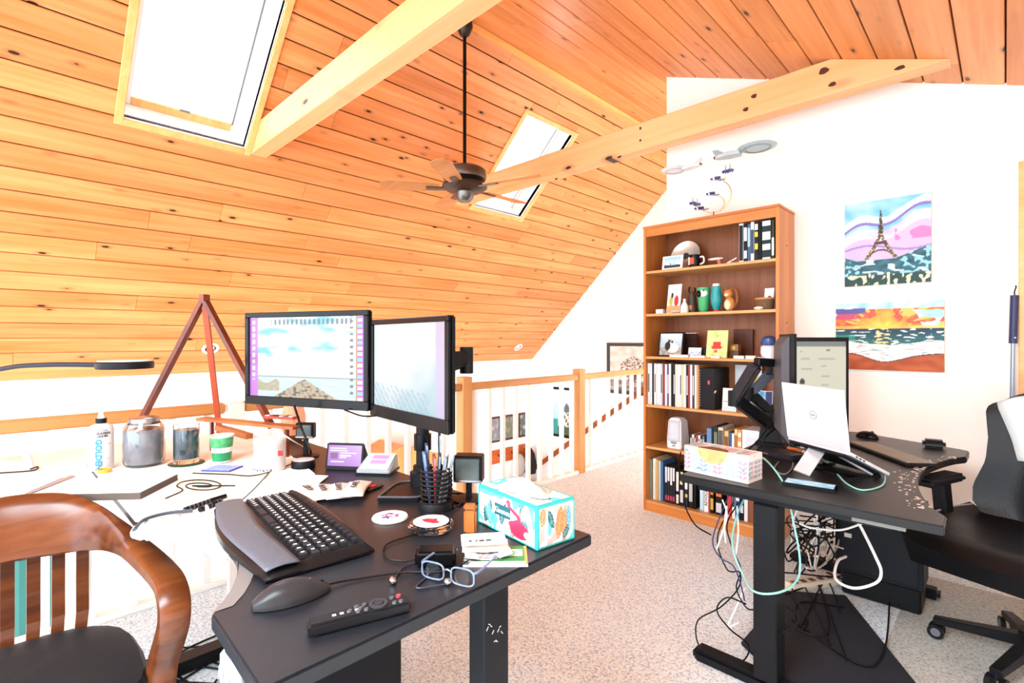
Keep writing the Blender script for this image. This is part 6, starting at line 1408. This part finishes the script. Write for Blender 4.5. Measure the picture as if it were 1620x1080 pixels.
# cables at right desk
AQ = mat('8fd6cf', .4, var=.05); WC = mat('f1f1ee', .5); BL = mat('26345e', .4)
cable('aqua cable hanging in a wide loop around the right desk leg', [Pz(1198, 752, ZR+.004), PT(1206, 724, .00262), PT(1240, 765, .0024), PT(1256, 830, .0023), PT(1265, 880, .00228), PT(1262, 915, .0022), PT(1235, 936, .0021), PT(1195, 936, .00212), PT(1176, 910, .0023), PT(1160, 870, .0024), PT(1160, 840, .0025), PT(1172, 800, .0026), PT(1192, 765, .00262), Pz(1204, 742, ZR+.01)], .0035, AQ)
bun = [((1160, 795), (1135, 850), (1150, 900), (1170, 905), (1168, 930), (1140, 960), (1105, 980), (1102, 1010), (1115, 1032), (1140, 1046), (1175, 1045), (1184, 1020), (1155, 995), (1134, 965), (1150, 945), (1180, 955)),
       ((1168, 795), (1150, 830), (1160, 870), (1172, 900), (1165, 930), (1180, 960), (1195, 965)), ((1152, 785), (1128, 850), (1138, 880), (1160, 895), (1172, 925), (1178, 950))]
for i, pts in enumerate(bun): cable(('black cable with a large floor loop beside the right desk leg', 'dark cable bundled beside the right desk leg', 'navy cable dropping along the right desk leg')[i], [PT(u, v, .00268-.0003*j/len(pts)) for j, (u, v) in enumerate(pts)], .003, (BLACK, BLACK, BL)[i])
for i, pts in enumerate((((1143, 790), (1150, 815), (1140, 850), (1134, 868)), ((1150, 800), (1146, 830), (1148, 858)), ((1166, 800), (1168, 840), (1164, 880)), ((1178, 930), (1165, 960), (1152, 990), (1168, 985)))):
    cable('white thin cable in the bundle by the right desk leg, %s of four' % ORD[i], [PT(u, v, .0026) for u, v in pts], .0032, WC)
cable('thick white cable looping under the right desk', [PT(1346, 812, .0027), PT(1360, 830, .0027), PT(1385, 880, .0026), PT(1394, 905, .0026), PT(1385, 922, .0026), PT(1350, 930, .0026), PT(1322, 915, .0027), PT(1325, 888, .0028), PT(1338, 880, .0029)], .006, WC)
cable('white cable stretched below the right desktop', [PT(1265, 828, .0027), PT(1285, 835, .0027), PT(1330, 838, .0027), PT(1368, 826, .0026), PT(1388, 818, .0026)], .0045, WC)
rr3 = random.Random(9)
for i in range(16):
    p = [PT(1240+95*rr3.random(), 810+100*rr3.random(), .0029+.0005*rr3.random()) for _ in range(5)]
    p[-1].z = max(.01, p[-1].z)
    for q in p: q.z = max(.008, q.z)
    m_ = (BLACK, BLACK, BLACK, WC, BLACK, mat('b7b2a6', .5))[i % 6]
    cable('%s power cable in the tangle under the right desk, %s of sixteen' % ('white' if m_ is WC else 'black' if m_ is BLACK else 'grey', ORD[i]), p, .004, m_)
for i in range(4): cable('dark cable spread on the carpet under the right desk, %s of four' % ORD[i], [Vector((-.85+.5*rr3.random(), 2.3+.9*rr3.random(), .022)) for _ in range(5)], .004)
cable('black cord coming off the mat beside the leg', [PT(1245, 960, .00235), PT(1262, 972, .0023), PT(1258, 990, .00225), PT(1240, 1000, .0022)], .004)
cable('black cable dropping from the monitor arm to the desk', [PT(1222, 640, .0031), PT(1218, 668, .003), PT(1200, 695, .0029), Pz(1180, 715, ZR+.004)], .004)
cable('dark monitor cable beside the arm base', [PT(1228, 650, .0031), PT(1230, 672, .0031), PT(1212, 690, .003), Pz(1196, 715, ZR+.004)], .004)
cable('grey cable loop on the right desk by the dock', [Pz(*p, ZR+.005) for p in ((1232, 730), (1225, 742), (1240, 750), (1252, 742), (1255, 732))], .003, mat('6f7884', .4))
cable('mint cable in front of the laptop stand', [Pz(*p, ZR+.004) for p in ((1325, 750), (1340, 765), (1365, 775), (1395, 768), (1400, 752), (1392, 740))], .003, AQ)
cable('black cable dropping in front of the bookcase books', [PT(1077, 715, .0044), PT(1074, 740, .0043), PT(1082, 770, .0042), PT(1084, 800, .00415), PT(1100, 830, .0041), PT(1125, 846, .004)], .005)
cs_ = thing('power_strip', 'cream power strip on the floor under the right desk', 'power strip', (-.72, 2.98, 0.0), R(60)); MB().box(-.15, .15, -.03, .03, 0, .04).build('body', mat('ddd3bd', .5), cs_, bevel=.004)
for k in range(5): MB().box(-.13+k*.055, -.1+k*.055, -.014, .014, .04, .0415).build('outlet', DGREY, cs_)
# =================================================================== OFFICE CHAIR
oc_ = thing('office_chair', 'black office chair with a pale grey back panel at the right edge', 'chair', (.085, 2.84, 0), R(-20))
LEA = mat('0e0f11', .4, var=.15, bump=.15, bscale=150); PANEL = mat('c4cdcc', .5, var=.12, scale=12); PURP = mat('5d4f78', .45)
def sseat(s, t):
    x = (s-.5)*.60; y = -.33+t*.56; e = max(0, abs(s-.5)-.36)
    return Vector((x, y, .515+.22*e*e*6-.012*math.cos((s-.5)*3)-(.05*(max(0, .16-t)/.16)**2)))
sm_ = MB().grid(sseat, 18, 14); n0 = len(sm_.v); sm_.grid(lambda s, t: Vector(((s-.5)*.56, -.30+t*.52, .375)), 18, 14)
for a in range(18): sm_.f.append((a, a+1, n0+a+1, n0+a)); q = 14*19; sm_.f.append((q+a, q+a+1, n0+q+a+1, n0+q+a))
for a in range(14): q = a*19; sm_.f.append((q, q+19, n0+q+19, n0+q)); q = a*19+18; sm_.f.append((q, q+19, n0+q+19, n0+q))
sm_.build('seat', LEA, oc_, smooth=True)
MB().tube(spline([(-.292, -.30, .51), (-.3, -.1, .535), (-.3, .1, .535), (-.29, .22, .53)]), .006).build('seat_piping', mat('9a9aa4', .5), oc_, smooth=True)
def bw(t):
    K = [(0, .235), (.1, .28), (.22, .285), (.42, .25), (.6, .25), (.82, .27), (.93, .262), (1, .22)]
    for (a, p), (b_, q) in zip(K, K[1:]):
        if t <= b_: return p+(q-p)*(t-a)/(b_-a)
    return .22
def back(s, t, off=0):
    w_ = bw(t); x = (s-.5)*2*w_; e = abs(s-.5)*2
    z = .50+t*.57-(.06*e**3 if t > .8 else 0)*(t-.8)/.2
    return Vector((x, .235+.12*t-.07*max(0, e-.55)*1.4*(1-.3*t)+off, z))
bm2 = MB().grid(lambda s, t: back(s, t), 18, 20); n0 = len(bm2.v); bm2.grid(lambda s, t: back(s, t, .075), 18, 20)
for a in range(18): bm2.f.append((a, a+1, n0+a+1, n0+a)); q = 20*19; bm2.f.append((q+a, q+a+1, n0+q+a+1, n0+q+a))
for a in range(20): q = a*19; bm2.f.append((q, q+19, n0+q+19, n0+q)); q = a*19+18; bm2.f.append((q, q+19, n0+q+19, n0+q))
bm2.build('backrest', LEA, oc_, smooth=True)
MB().grid(lambda s, t: back(.04+.16*(1-t)+s*(1-2*(.04+.16*(1-t))), .45+.52*t, -.008), 10, 12).build('back_panel', PANEL, oc_, smooth=True, solid=.004)
MB().grid(lambda s, t: back(.30+.40*s, .06+.30*t, -.022+.02*(abs(s-.5)*2)**2), 10, 8).build('lumbar_panel', PURP, oc_, smooth=True, solid=.004)
for s in (-1, 1):
    MB().box(s*.31-.045, s*.31+.045, -.16, .12, .655, .69).build('armrest', BLACK, oc_, bevel=.012, seg=3)
    MB().bar((s*.31, 0, .656), (s*.3, .02, .43), .05, .07, (0, 1, 0)).build('arm_post', BLACK, oc_, bevel=.008)
    MB().bar((s*.32, .02, .42), (s*.2, .02, .40), .06, .03).build('arm_bracket', BLACK, oc_)
MB().box(-.12, .12, -.12, .14, .36, .405).build('tilt_mechanism', BLACK, oc_, bevel=.006)
MB().cyl((0, 0, .1), (0, 0, .37), .026, n=16).build('gas_lift', BLACK, oc_, smooth=True)
MB().cyl((0, 0, .08), (0, 0, .15), .05, n=18).build('hub', BLACK, oc_, smooth=True)
for k in range(5):
    a = R(72*k+197); d = Vector((math.cos(a), math.sin(a), 0))
    MB().loft([[d*.04+Vector((-d.y, d.x, 0))*s*.026+Vector((0, 0, z)) for s, z in ((-1, .085), (1, .085), (1, .13), (-1, .13))], [d*.31+Vector((-d.y, d.x, 0))*s*.02+Vector((0, 0, z)) for s, z in ((-1, .062), (1, .062), (1, .088), (-1, .088))]]).build('base_spoke', BLACK, oc_, bevel=.004)
    cst = MB().cyl(d*.30+Vector((0, 0, .05)), d*.30+Vector((0, 0, .075)), .012, n=10).build('caster_stem', BLACK, oc_)
    for s in (-1, 1):
        c = d*.30+Vector((-d.y, d.x, 0))*s*.012+Vector((0, 0, .032)); q = Vector((-d.y, d.x, 0))
        MB().cyl(c, c+q*s*.016, .029, n=20).build('wheel', BLACK, cst, smooth=True)
        MB().cyl(c+q*s*.016, c+q*s*.0175, .017, n=14).build('hubcap', STEEL, cst, smooth=True)
